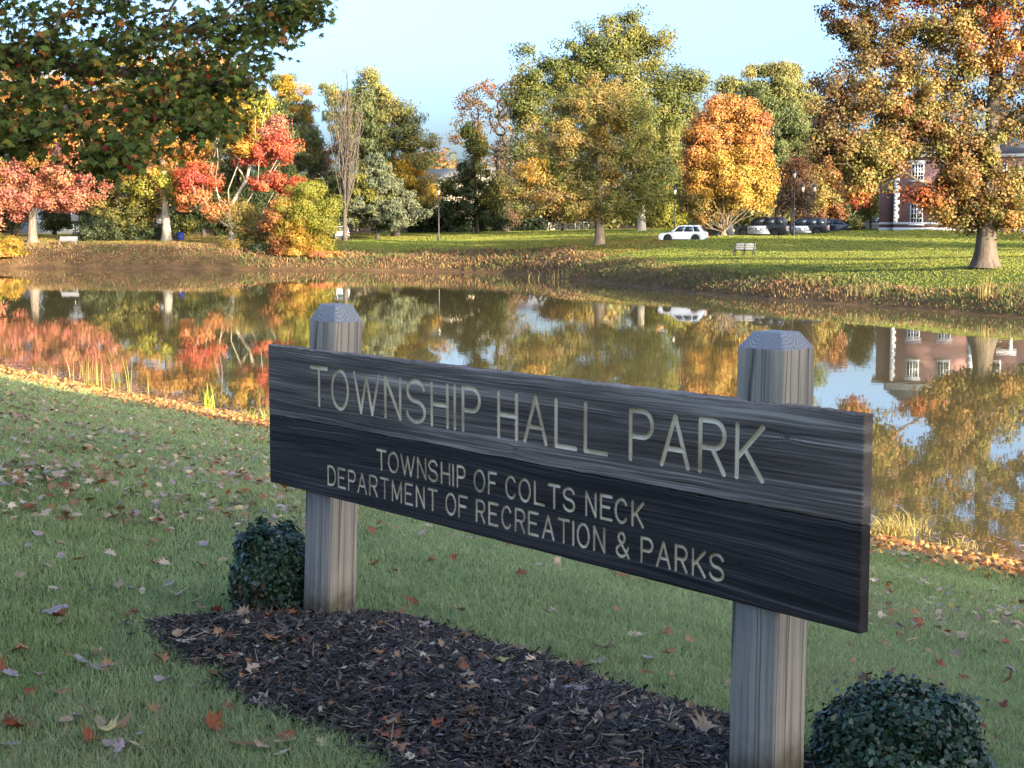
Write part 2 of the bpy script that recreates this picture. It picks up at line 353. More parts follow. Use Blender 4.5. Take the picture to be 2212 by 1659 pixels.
def tree(name, label, cat, bx, d, lobes, ncl=120, nleaf=5000, ls=.32, lw=None, r0=.3, th=.55, bk=None, mat=None, kp=.35, sig=.55, flat=.7,
         layer=0.0, needle=False, seed=None, group=None, parts=('trunk', 'crown'), sharp=2.0, flare=.55, rmin=.012, outw=.7, upw=.35, world=None, lean=0.0, shell=2.6, dscale=1.0, rtop=.45, sides=6):
    rng = np.random.default_rng(seed if seed is not None else int(bx*7+d*13) & 0xffff)
    if world is None:
        X0, Y0 = (bx-CX_)/F_*d, d
        X0 = at(bx, 510, d)[0]
    else: X0, Y0 = world
    Z0 = h1(X0, Y0)-.05
    LB = []
    for l_ in lobes:
        if world is None:
            cx, cy, rx, ry = l_[:4]; c = at(cx, cy, d)-np.array([X0, Y0, Z0]); k = d/F_
            rd = (rx*.8+ry*.2 if len(l_) < 7 else l_[6])*k*dscale
            LB.append((c+np.array([0, (l_[7] if len(l_) > 7 else 0), 0]), (rx*k, rd, ry*k), l_[4], l_[5] if len(l_) > 5 else 1.0))
        else: LB.append(l_)
    if world is None: ncl = int(ncl*2.3); layer = 0; flat = max(flat, .55)
    cl, nd, pal = crown_points(LB, ncl, rng, sharp, shell)
    cl[:, 2] = np.maximum(cl[:, 2], .25)
    if layer: cl[:, 2] = np.round(cl[:, 2]/layer)*layer+rng.normal(size=len(cl))*.12
    top = max(c[0][2]+c[1][2]*.5 for c in LB); Ht = top*th
    nt = 15; tz = Ht*np.linspace(0, 1, nt)**1.7; cxm = np.mean([c[0][0] for c in LB])
    tr = np.stack([lean*tz+.012*Ht*np.cumsum(rng.normal(size=nt))*(tz/Ht)*.6, .012*Ht*np.cumsum(rng.normal(size=nt))*(tz/Ht)*.6, tz], 1)
    nodes, par, ends = skeleton(tr, cl, kp, rng)
    V, F = skel_mesh(nodes, par, ends, r0, nt, rtop, flare, rmin, sides)
    root = empty(name, (X0, Y0, Z0), 0, label, cat, group)
    link(parts[0], npmesh(parts[0], V, F, smooth=True), bk or B_GREY, root)
    if world is None: nleaf = nleaf*6.2; ls = ls*.85; lw = lw*.85 if lw else None; sig = sig*.95
    per = rng.poisson(nleaf/len(cl)*rng.uniform(.4, 1.7, len(cl)))
    idx = np.repeat(np.arange(len(cl)), per); k = len(idx)
    sg = (sig*rng.uniform(.6, 1.35, len(cl)))[idx]
    G = np.clip(rng.normal(size=(k, 3)), -1.7, 1.7)*np.array([1, 1, flat]); P = cl[idx]+G*sg[:, None]
    P[:, 2] = np.maximum(P[:, 2], .06)
    Nn = rng.normal(size=(k, 3))*.55+nd[idx]*outw*.5+G*.9+np.array([0, 0, upw*.8])
    if needle: Nn = rng.normal(size=(k, 3))*.8+G*.8+nd[idx]*.3
    lw = lw or ls*.75
    V, F = leaf_quads(P, Nn, ls, lw, rng, up=1.2 if needle else 0)
    base = np.array([PAL[p][rng.integers(len(PAL[p]))] for p in pal])*TONE; b2 = np.array([PAL[p][rng.integers(len(PAL[p]))] for p in pal])*TONE
    t = rng.uniform(0, 1, k)[:, None]**2; col = base[idx]*(1-t)+b2[idx]*t
    col = col*rng.uniform(.72, 1.25, k)[:, None]*rng.uniform(.93, 1.07, (k, 3))
    link(parts[1], npmesh(parts[1], V, F, np.repeat(col, 4, 0)), mat or (M_NEEDLE if needle else M_LEAF), root)
    return root

# ------------------------------------------------------------------ trees across the pond
FG = 'trees across the pond'
def T(*a, **k): k.setdefault('group', FG); return tree(*a, **k)
T('maple_tree', 'pink and orange maple with a thick grey trunk beside the pale bench', 'tree', 70, 172,
  [(70,375,110,80,'pink'),(175,370,70,70,'pink'),(15,420,55,55,'pink'),(110,290,110,80,'orange'),(40,220,120,80,'orange'),(150,428,70,32,'pink'),(60,440,40,25,'pink'),(120,420,30,30,'ygold',.6)],
  150, 8500, .30, r0=.5, th=.6, bk=B_GREY, sig=.6)
T('maple_tree', 'tall maple, lime green below and orange above, beside the blue barrel', 'tree', 360, 176,
  [(315,405,80,35,'ygreen'),(385,400,48,55,'ygreen'),(290,350,70,50,'orange'),(400,330,75,60,'orange'),(340,270,120,80,'orange'),(430,220,100,70,'orange'),(330,180,140,70,'ygold'),(440,160,70,50,'orange')],
  170, 9500, .30, r0=.5, th=.6, bk=B_PALE, sig=.6)
T('maple_tree', 'scarlet maple with bare pale forking limbs showing through its crown', 'tree', 500, 172,
  [(425,390,40,40,'red'),(415,430,30,25,'redor'),(560,325,52,34,'red'),(605,315,32,30,'red'),(520,285,60,45,'ygold'),(560,250,55,45,'ygreen'),(592,275,28,48,'pink'),(590,400,45,22,'red'),
   (645,415,38,28,'red'),(470,462,34,20,'redor'),(610,450,40,28,'redor'),(500,230,80,50,'ygold')],
  95, 7200, .29, r0=.42, th=.10, bk=B_PALE, kp=.8, sig=.55, rmin=.045, seed=3)
T('maple_tree', 'orange tree cut by the picture edge above the yellow shrub', 'tree', -60, 170,
  [(-40,350,70,90,'ygold'),(-22,440,40,50,'pink'),(-60,270,90,80,'orange')], 60, 3200, .3, r0=.4, bk=B_GREY)
T('shrub', 'yellow shrub on the far bank in front of the pink maple', 'shrub', 15, 164.5, [(5,542,50,28,'ygold'),(35,552,25,18,'ygold'),(-30,535,40,35,'ygreen'),(15,565,40,14,'orange')], 40, 1900, .22, r0=.06, th=.2, bk=B_TAN, parts=('stems','foliage'), sig=.4, flare=0)
T('bush', 'broad dark olive bush between the two thick maple trunks', 'bush', 270, 179, [(270,462,72,50,'olive'),(255,498,95,32,'dgreen'),(300,432,45,28,'olive'),(345,508,38,20,'dgreen'),(230,440,30,26,'tanol',.5)],
  90, 5000, .26, r0=.15, th=.3, bk=B_DARK, parts=('stems','foliage'), sig=.5)
T('willow_shrub', 'tall yellow green willow growing at the water edge left of the bare poplar', 'shrub', 672, 158,
  [(660,450,60,55,'ygreen'),(640,515,48,45,'ygold'),(700,480,34,58,'ygreen'),(655,410,38,28,'ygreen'),(690,540,35,28,'ygold'),(640,555,40,25,'orange',.6)],
  90, 5600, .25, .10, r0=.12, th=.12, bk=B_TAN, kp=.8, parts=('stems','foliage'), sig=.5, upw=0, seed=8)
T('willow_shrub', 'thin twiggy olive shrub on the bank below the scarlet maple', 'shrub', 530, 163,
  [(530,470,42,42,'tanol'),(545,520,40,40,'olive'),(505,545,30,28,'tanol'),(560,490,30,40,'tanol')], 60, 2600, .22, .1, r0=.1, th=.12, bk=B_TAN, kp=.8, parts=('stems','foliage'), sig=.45, seed=9)
T('sumac', 'dark red sumac at the water edge between two willows', 'shrub', 618, 159,
  [(612,520,26,48,'rust'),(600,478,32,30,'redor'),(622,560,24,20,'red'),(640,585,18,9,'orange')], 46, 2200, .24, r0=.08, th=.2, bk=B_DARK, parts=('stems','foliage'), sig=.4, seed=4)
T('bush', 'small dark green bush at the water edge under the sumac', 'bush', 575, 160, [(572,558,28,26,'dgreen'),(590,578,20,12,'green')], 24, 1100, .22, r0=.05, th=.2, bk=B_DARK, parts=('stems','foliage'), sig=.35)
T('bush', 'small red leaved bush on the bank below the bare poplar', 'bush', 692, 156.2, [(690,568,22,12,'redor'),(715,575,20,8,'orange')], 18, 700, .2, r0=.04, th=.2, bk=B_TAN, parts=('stems','foliage'), sig=.28)
T('pine_tree', 'dark pine hung with yellow leaves behind the scarlet maple', 'tree', 630, 215,
  [(622,255,52,70,'pine'),(628,200,36,35,'ygold'),(640,330,62,55,'pine'),(600,360,52,50,'dgreen'),(665,310,34,40,'pinelt'),(650,240,30,30,'ygold',.6),(610,175,20,22,'pine'),(640,410,60,40,'olive')],
  120, 6500, .62, .13, r0=.4, th=.8, bk=B_DARK, needle=True, layer=1.3, sig=.6, flat=.35)
T('scrub_tree', 'rust coloured scrub tree between the dark pine and the bare poplar', 'tree', 692, 224, [(690,335,34,40,'rust'),(700,395,38,50,'grey'),(670,420,40,50,'olive'),(720,440,40,50,'olive')], 60, 2600, .35, r0=.2, bk=B_DARK)
T('pine_tree', 'big golden green pine behind the bare poplar', 'tree', 855, 207,
  [(812,190,32,42,'pinelt'),(790,230,52,60,'pine'),(850,255,62,48,'pinelt'),(885,315,62,45,'pinelt'),(850,375,85,36,'ygold'),(885,405,62,38,'tanol'),(775,310,60,60,'pine'),(738,250,36,50,'pine'),(720,210,26,34,'pinelt'),(905,350,34,24,'pinelt'),(830,310,60,60,'pine'),(760,390,50,50,'dgreen')],
  190, 11500, .62, .13, r0=.5, th=.85, bk=B_DARK, needle=True, layer=1.2, sig=.62, flat=.4)
T('spruce_tree', 'blue grey spruce with low sweeping boughs behind the bare poplar', 'tree', 815, 194,
  [(825,450,85,42,'spruce'),(812,400,58,36,'spruce'),(785,432,55,52,'lgreen'),(845,480,66,16,'spruce'),(800,368,30,26,'spruce'),(760,470,36,22,'spruce')],
  130, 8500, .45, .16, r0=.25, th=.85, bk=B_DARK, needle=True, layer=.9, sig=.5, flat=.35, seed=21)
T('cedar_tree', 'dark drooping cedar behind the tall lamp post', 'tree', 915, 228, [(910,448,38,38,'dgreen'),(928,415,26,18,'ygold'),(890,470,36,22,'dgreen'),(950,460,36,30,'dgreen')], 60, 3300, .45, .18, r0=.2, bk=B_DARK, needle=True, sig=.5)
T('cedar_tree', 'dark vine covered evergreen left of the leaning oak', 'tree', 1030, 214,
  [(1030,330,22,44,'olive'),(1008,400,34,50,'dgreen'),(1052,420,44,50,'olive'),(985,455,36,30,'dgreen'),(1015,290,18,20,'green'),(1040,300,14,24,'ygold',.4),(1060,465,60,22,'dgreen'),(970,400,20,24,'green')], 100, 4000, .42, .2, r0=.3, th=.8, bk=B_DARK, needle=True, sig=.55)
T('oak_tree', 'sparse dark leaning oak with sky showing between its limbs', 'tree', 1092, 222,
  [(1025,215,42,34,'oakdk'),(1065,195,40,28,'rust'),(990,285,24,30,'oakdk'),(1090,255,45,50,'oakdk'),(1020,265,36,24,'brown'),(1120,200,36,36,'oakdk'),(1085,330,40,36,'brown'),(1110,400,40,50,'grey')],
  110, 1100, .34, r0=.55, th=.55, bk=B_DARK, kp=.2, sig=.55, rmin=.05, lean=-.10, seed=5)
T('scrub_tree', 'small forked scrub tree with pale stems before the dark hedge', 'tree', 1078, 216, [(1078,440,34,28,'grey'),(1100,465,26,16,'brown')], 34, 900, .28, r0=.14, th=.1, bk=B_PALE, kp=.8, rmin=.03)
T('oak_tree', 'tallest green tree rising behind the amber tree', 'tree', 1385, 186,
  [(1325,75,68,58,'lgreen'),(1255,125,80,52,'green'),(1160,170,58,42,'lgreen'),(1400,125,58,55,'lgreen'),(1455,205,66,52,'green'),(1490,180,34,26,'lgreen'),(1150,245,64,62,'green'),(1300,190,110,80,'lgreen'),(1445,285,75,62,'lgreen'),(1420,380,66,58,'green'),(1200,340,90,78,'green'),(1350,300,100,80,'green'),(1130,110,12,12,'green',.4)],
  260, 17000, .36, .2, r0=.5, th=.7, bk=B_PALE, sig=.75, kp=.3)
T('maple_tree', 'wide gold and olive tree with pale limbs in front of the tallest green tree', 'tree', 1295, 142,
  [(1290,225,100,62,'tanol'),(1205,295,75,52,'tanol'),(1370,265,62,62,'lgreen'),(1145,372,60,34,'ygold',.8),(1285,335,110,50,'tanol'),(1390,350,50,55,'lgreen'),(1200,415,95,38,'tanol'),(1335,425,85,34,'lgreen'),(1390,412,52,38,'lgreen'),(1145,442,46,24,'lgreen'),(1250,455,80,20,'tanol',1.3),(1330,460,70,18,'lgreen',1.3),(1120,405,34,30,'tanol'),(1230,230,50,40,'lgreen'),(1250,380,60,30,'lgreen'),(1330,290,50,30,'ygold',.6)],
  220, 10000, .24, .13, r0=.44, th=.78, bk=B_TAN, kp=.3, sig=.5, rmin=.04, seed=17)
T('young_tree', 'small dark stemmed tree at the chain link fence', 'tree', 1215, 203, [(1215,462,30,16,'tanol'),(1190,455,34,22,'rust'),(1245,450,40,24,'tanol')], 40, 1600, .3, r0=.2, th=.5, bk=B_DARK)
T('young_tree', 'lime green young tree behind the dark street lamp beside the white car', 'tree', 1445, 192, [(1440,462,38,34,'ygreen'),(1405,450,34,34,'lgreen'),(1470,440,28,40,'ygreen')], 50, 2400, .3, r0=.15, bk=B_DARK)
T('vase_tree', 'golden orange tree spreading from many stems between the parked cars', 'tree', 1562, 147,
  [(1575,250,66,38,'orange'),(1540,305,62,48,'orange'),(1622,315,46,52,'orange'),(1510,355,40,55,'orange'),(1570,365,82,55,'yellow'),(1582,418,86,36,'yellow'),(1510,440,44,42,'tanol'),(1650,405,30,48,'yellow'),(1565,225,36,16,'redor'),(1500,290,24,20,'orange'),(1640,260,22,20,'redor')],
  210, 13000, .23, r0=.42, th=.035, bk=B_TAN, kp=.95, sig=.48, rmin=.028, seed=6, flare=.3)
T('pine_tree', 'tall pale green pine rising behind the golden orange tree', 'tree', 1680, 207,
  [(1675,175,62,38,'pinelt'),(1640,235,60,55,'pine'),(1705,280,60,60,'pine'),(1728,220,44,50,'pinelt'),(1690,350,58,62,'pine'),(1575,190,26,24,'pinelt'),(1600,230,34,30,'pine'),(1740,330,50,60,'pine'),(1640,150,20,14,'pinelt')],
  170, 11000, .62, .13, r0=.45, th=.85, bk=B_DARK, needle=True, sig=.7, flat=.6)
T('bare_tree', 'half bare pale limbed tree behind the street lamp by the police cars', 'tree', 1712, 172, [(1705,385,36,34,'rust'),(1735,420,30,40,'brown'),(1690,430,30,30,'brown'),(1725,360,36,24,'rust')], 70, 1500, .24, r0=.26, th=.35, bk=B_PALE, kp=.6, rmin=.035, seed=13)
T('young_tree', 'russet tree behind the double headed lamp', 'tree', 1778, 186, [(1772,420,46,40,'tanol'),(1792,458,38,20,'rust'),(1750,392,40,34,'tanol'),(1805,380,36,40,'rust'),(1740,455,30,24,'brown')], 80, 4000, .28, r0=.2, bk=B_GREY, rmin=.03)
T('young_tree', 'olive tree touching the brick wall corner', 'tree', 1880, 163, [(1878,436,22,34,'tanol'),(1862,400,22,30,'olive')], 34, 1500, .24, r0=.12, bk=B_DARK)
T('cedar_tree', 'dark evergreen thicket behind the dark saloon car', 'tree', 1832, 205, [(1835,462,60,32,'dgreen'),(1880,455,40,38,'dgreen'),(1790,478,40,16,'dgreen'),(1830,400,60,60,'dgreen')], 80, 4200, .4, .2, r0=.25, bk=B_DARK, needle=True, sig=.55)
T('conifer_shrub', 'small clipped cone shaped conifer by the brick building', 'shrub', 1852, 150, [(1852,486,7,9,'olive'),(1852,476,4,6,'olive')], 14, 700, .16, .07, r0=.05, bk=B_DARK, needle=True, sig=.16, parts=('stems','foliage'))
T('old_oak_tree', 'huge russet oak with a flared trunk on the lawn near the brick building', 'tree', 2130, 85.7,
  [(1845,335,85,72,'oak'),(1790,255,52,62,'oakdk'),(1895,225,90,70,'oak'),(1850,412,46,24,'oakred'),(1785,312,52,50,'oakdk'),(1915,110,100,62,'oakdk'),(1835,35,72,50,'oakdk'),(2040,60,120,72,'oak'),
   (2050,180,105,72,'oak'),(2185,80,110,85,'oakred'),(2235,220,105,85,'oak'),(2105,300,85,52,'oak'),(2150,395,120,55,'oak'),(2055,395,50,36,'oakred'),(2075,455,66,28,'oak'),(2190,455,80,34,'oak'),
   (2340,350,110,120,'oak'),(2000,-80,240,100,'oakred'),(2260,-70,200,110,'oak'),(1945,325,36,36,'oak'),(2420,150,130,150,'oak'),(2150,-220,260,110,'oak'),(2130,468,100,26,'oak',1.3),(2220,462,60,30,'oak',1.2),(1990,430,26,30,'oakred'),(2030,470,30,18,'oak'),(1880,380,60,40,'oak'),(1985,255,60,50,'oak'),(2050,320,60,50,'oak'),(2020,290,50,40,'oakdk'),(1960,240,60,40,'oak'),(2100,400,70,50,'oak'),(1935,290,50,50,'oakdk'),(1900,330,70,50,'oak'),(2030,420,36,34,'oakred'),(2080,340,60,60,'oakdk'),(1800,180,50,40,'oakdk')],
  700, 35000, .19, .145, r0=.54, th=.72, bk=B_OAK, kp=.3, sig=.37, flat=.75, rmin=.028, flare=.75, seed=11, dscale=1.0, rtop=.5)

for bx_, d_, lob_, lb_ in [(30, 204, [(20,455,60,42,'dgreen'),(-30,470,50,34,'dgreen')], 'dark conifer at the picture edge behind the pink maple'),
    (118, 212, [(112,440,22,55,'dgreen'),(125,470,30,20,'pine')], 'narrow dark conifer just right of the pink maple trunk'), (205, 206, [(205,440,34,50,'dgreen'),(190,478,30,12,'pine')], 'dark conifer with a drooping bough left of the olive bush'),
    (440, 200, [(430,455,52,44,'dgreen'),(400,480,36,22,'olive'),(480,470,40,30,'dgreen')], 'dark conifer behind the trunk of the scarlet maple'), (560, 208, [(560,430,50,60,'dgreen'),(590,470,40,30,'olive')], 'dark conifer between the scarlet maple and the willow')]:
    T('conifer_tree', lb_, 'tree', bx_, d_, lob_, 50, 2400, .5, .16, r0=.3, th=.7, bk=B_DARK, needle=True, sig=.6)

T('pine_tree', 'olive evergreen filling the gap behind the bare pale limbs of the scarlet maple', 'tree', 520, 224,
  [(480,335,55,85,'pine'),(545,300,55,80,'olive'),(450,400,50,60,'dgreen'),(425,290,50,70,'ygold'),(500,420,60,50,'olive')], 110, 6000, .6, .14, r0=.35, th=.8, bk=B_DARK, needle=True, sig=.7)
T('maple_tree', 'gold and orange tree rising behind the pink maple and the olive bush', 'tree', 218, 206,
  [(215,310,66,80,'orange'),(235,210,80,80,'ygold'),(140,235,80,75,'orange'),(300,260,60,60,'ygold'),(230,390,40,30,'olive')], 120, 6000, .34, r0=.4, th=.6, bk=B_DARK, sig=.65)

# bare columnar poplar: steep rods from one stem
def poplar(bx, d):
    rng = np.random.default_rng(2); p0 = at(bx, 522, d); X0, Y0 = p0[0], p0[1]; Z0 = h1(X0, Y0)-.05; k = d/F_
    H = (522-122)*k; V, F, off = [], [], 0
    def add(P, r, n=6):
        nonlocal off
        v, f = tube(np.array(P), r, n); V.append(v); F.append(f+off); off += len(v)
    add([(0,0,0),(.02,0,2),(.05,.02,6),(.1,0,12)], [.34,.26,.22,.08], 10)
    tips = []
    for i in range(50):
        z0 = rng.uniform(1.5, 9.5); a = rng.uniform(0, 6.28); sp = rng.uniform(.1, 1.0)*(46*k)*.9; zt = rng.uniform(max(z0+3, H*.5), H*(1.0 if sp < 1.1 else .82))
        q = np.array([math.cos(a)*sp, math.sin(a)*sp, zt]); pts = [(0.05, 0, z0)]
        for t in (.25, .55, .8, 1): pts.append((q[0]*min(1, t*1.3)**.8+rng.normal()*.16, q[1]*min(1, t*1.3)**.8+rng.normal()*.08, z0+(zt-z0)*t))
        add(pts, np.linspace(rng.uniform(.05, .10), .014, 5), 5); tips += [np.array(pts[2]), np.array(pts[3]), np.array(pts[4])]
        for j in range(7):
            t = rng.integers(1, 4); s0 = np.array(pts[t])*(.5)+np.array(pts[t+1])*.5
            add([s0, s0+np.array([rng.normal()*.22, rng.normal()*.22, rng.uniform(.5, 1.4)])], [.022, .01], 4)
    root = empty('poplar_tree', (X0, Y0, Z0), 0, 'narrow bare columnar poplar standing left of the big golden green pine', 'tree', FG)
    link('trunk', npmesh('trunk', np.concatenate(V), np.concatenate(F), smooth=True), bark('bark_ash', (.105, .088, .072), .5), root)
    t = np.array(tips); P = t[rng.integers(len(t), size=900)]+rng.normal(size=(900, 3))*np.array([.2, .2, .8]); P = P[P[:, 2] < H*.8]
    V, F = leaf_quads(P, rng.normal(size=P.shape), .2, .12, rng)
    link('crown', npmesh('crown', V, F, np.tile(np.array([[.20, .13, .05]]), (len(V), 1))), M_LEAF, root)
poplar(745, 181)

# far wood behind everything
rng = np.random.default_rng(5); WV, WF, WC, woff = [], [], [], 0
for i in range(260):
    px = rng.uniform(-900, 3400); d = rng.uniform(258, 335); tp = (350+18*math.sin(px*.011)+rng.uniform(-35, 40)) if i < 165 else rng.uniform(420, 460); d = d if i < 165 else d-14
    if 1895 < px < 2500: tp += 25
    c = at(px, 500, d); z0 = h1(c[0], c[1]); ztop = CAMZ+(496-tp)/F_*d; hh = ztop-z0; rr = rng.uniform(3.2, 5.5) if i < 165 else rng.uniform(4, 7)
    key = rng.choice(['olive','dgreen','rust','tanol','green','pine','grey','orange'], p=[.2,.2,.14,.15,.12,.1,.06,.03])
    k = 750; u = rng.normal(size=(k, 3)); u /= np.linalg.norm(u, axis=1, keepdims=True)
    P = np.array([c[0], c[1], z0+hh*.5])+u*(rng.uniform(0, 1, k)**.4)[:, None]*np.array([rr, rr, hh*.5])
    P += rng.normal(size=(k, 3))*.4
    V, F = leaf_quads(P, rng.normal(size=(k, 3))+u, .85, .5, rng)
    cc = np.array(PAL[key])[rng.integers(3 if len(PAL[key]) > 2 else 2, size=k)]*rng.uniform(.6, 1.2, (k, 1))
    WV.append(V); WF.append(F+woff); WC.append(np.repeat(cc, 4, 0)); woff += len(V)
tag(link('far_woods', npmesh('far_woods', np.concatenate(WV), np.concatenate(WF), np.concatenate(WC)), M_LEAF), 'dim autumn wood closing the view behind the park', 'woods', kind='stuff')

# shade trees standing out of view on the camera side: they keep the near lawn, the sign and the cars' building in shade
def caster(X, Y, top, r, label, low=3.0, n=5200, ls=.75, sharp=3.5):
    z0 = h1(X, Y); zc = (low+top)/2
    tree('shade_tree', label, 'tree', 0, 1, [((0, 0, zc), (r, r, (top-low)/2), 'green', 1.0)], 170, n, ls, ls*.8, r0=.4, th=.6, bk=B_GREY, world=(X, Y), sig=.6, sharp=sharp, shell=3.2, group='shade trees outside the view', seed=int(abs(X*3+Y*7)))
pc = np.array([.743, .669]); sv2 = np.array([.669, -.743])
for c_, t_, top, r, lb in [(10.2, 27, 16, 5.4, 'dense shade tree nearest the pond behind the viewer'), (2.0, 30, 17, 6.5, 'dense shade tree second from the pond behind the viewer'),
                           (-7.6, 28, 16, 6.8, 'dense shade tree third from the pond behind the viewer'), (-18.5, 25, 15, 6.5, 'dense shade tree farthest from the pond behind the viewer')]:
    p = pc*c_+sv2*t_; caster(p[0], p[1], top, r, lb, low=1.2, n=11000)
for c_, t_, top, r, lb in [(10.0, 40, 19, 5.4, 'second row shade tree nearest the pond behind the viewer'), (-.5, 42, 20, 7, 'second row shade tree farther from the pond behind the viewer')]:
    p = pc*c_+sv2*t_; caster(p[0], p[1], top, r, lb, low=2.5, n=9000)
for c_, t_, top, r, lb in [(101,-40,26,3.2,'tall shade tree east of the lawn, shading the middle of the far shore'), (107,-25,23,4.2,'tall shade tree east of the lawn, shading the white car'), (121.5,-25,23,5.0,'tall shade tree east of the lawn, shading the police vehicles'), (135,-30,26,8.5,'broad shade tree shading the brick building front'),
                           (88.5,-22,18,1.3,'slim column tree east of the old oak'), (108,-16,14,1.2,'slimmest column tree east of the old oak'), (127,-20,21,1.3,'slim column tree before the brick building')]:
    p = pc*c_+sv2*t_; caster(p[0], p[1], top, r, lb, low=1.5 if r < 2 else 4.0, n=5200, ls=.8 if r > 2 else .45, sharp=2)

# ------------------------------------------------------------------ maple whose branches hang into the view
LEAFO = np.array([(0,1.05),(.15,.50),(.44,.66),(.27,.26),(.95,.42),(.52,.06),(.66,-.22),(.16,-.16),(.025,-.5),(-.025,-.5),(-.16,-.16),(-.66,-.22),(-.52,.06),(-.95,.42),(-.27,.26),(-.44,.66),(-.15,.50)])
def lobed_leaves(P, N, size, rng, up):
    k = len(P); N = N/(np.linalg.norm(N, axis=1, keepdims=True)+1e-9); R = rng.normal(size=(k, 3))*.6+np.array(up)
    A = R-(R*N).sum(1)[:, None]*N; A /= np.linalg.norm(A, axis=1, keepdims=True)+1e-9; B = np.cross(N, A)
    s = (size*rng.uniform(.7, 1.25, k))[:, None, None]; o = LEAFO
    cv = rng.uniform(.1, .35, k)[:, None, None]
    V = P[:, None, :]+s*.5*(o[None, :, :1]*B[:, None, :]+o[None, :, 1:]*A[:, None, :])-N[:, None, :]*s*.5*cv*((o**2).sum(1)[None, :, None])
    m = len(o); return V.reshape(-1, 3), (np.arange(k)[:, None]*m+np.arange(m)[None, :])
LEAFW = np.array([(0,1),(.16,.68),(.46,.74),(.42,.46),(.86,.46),(.66,.16),(.70,-.14),(.30,-.24),(.04,-.45),(-.04,-.45),(-.30,-.24),(-.70,-.14),(-.66,.16),(-.86,.46),(-.42,.46),(-.46,.74),(-.16,.68)])
def near_maple():
    rng = np.random.default_rng(31); X0, Y0 = -8.6, 17.0; Z0 = h1(X0, Y0)-.05; B0 = np.array([X0, Y0, Z0])
    lob = [(150,120,240,150,17,1.25),(400,110,190,110,17.5,1.1),(560,50,110,62,18,.95),(330,245,150,62,17,1.15),(285,320,46,50,16.5,.9),(655,18,44,26,18,.7),(80,255,140,70,16.5,1.2),(470,210,70,70,17.5,1),
           (250,-160,420,170,17,.6),(-300,80,320,300,16.5,.5),(440,270,42,44,17.2,.9),(610,-20,80,40,18,.8),(230,345,40,34,16.6,.7),(30,300,60,34,16.3,.8)]
    cl, nd = [], []
    for cx, cy, rx, ry, Y, w in lob:
        k = int(12+w*rx*ry/620); u = rng.normal(size=(k, 3)); u /= np.linalg.norm(u, axis=1, keepdims=True); kk = Y/F_
        c = at(cx, cy, Y)-B0; cl.append(c+u*(rng.uniform(0, 1, k)**.42)[:, None]*np.array([rx*kk, max(.35, rx*kk*.55), ry*kk])); nd.append(u)
    cl = np.concatenate(cl); nd = np.concatenate(nd)
    tr = [(0,0,0),(.02,0,.8),(.05,.02,1.6),(.0,.05,2.4),(.1,0,3.2),(.15,.05,4.2),(.1,.1,5.4)]
    nodes, par, ends = skeleton(tr, cl, .25, rng, jit=.07)
    V, F = skel_mesh(nodes, par, ends, .27, len(tr), .5, .5, .005, 6, .55)
    root = empty('maple_tree', B0, 0, 'shaded green maple whose leafy boughs hang into the upper corner close by', 'tree')
    link('trunk', npmesh('trunk', V, F, smooth=True), B_GREY, root)
    per = rng.poisson(25, len(cl)); idx = np.repeat(np.arange(len(cl)), per); k = len(idx)
    G = rng.normal(size=(k, 3))*np.array([.16, .16, .11]); P = cl[idx]+G
    N = rng.normal(size=(k, 3))*.55+np.array([.1, -.45, .65])
    V, F = lobed_leaves(P, N, .132, rng, (.2, -.2, -.9))
    pal = np.array(PAL['maple']); col = pal[rng.integers(len(pal), size=k)]*rng.uniform(.7, 1.3, (k, 1))
    cn = rng.uniform(0, 1, len(cl))[idx]; q = rng.uniform(0, 1, k)
    col[(q < .03) | ((cn > .97) & (q < .4))] = (.22, .085, .02); col[(q > .99) | ((cn < .025) & (q > .6))] = (.20, .025, .02); col[(q > .05) & (q < .08)] = (.20, .15, .02)
    col = np.repeat(col, len(LEAFO), 0)*np.repeat(rng.uniform(.9, 1.1, (k, 3)), len(LEAFO), 0)
    link('crown', npmesh('crown', V, F, col), leafmat('maple_leaf', .32, .6, .15), root)
near_maple()

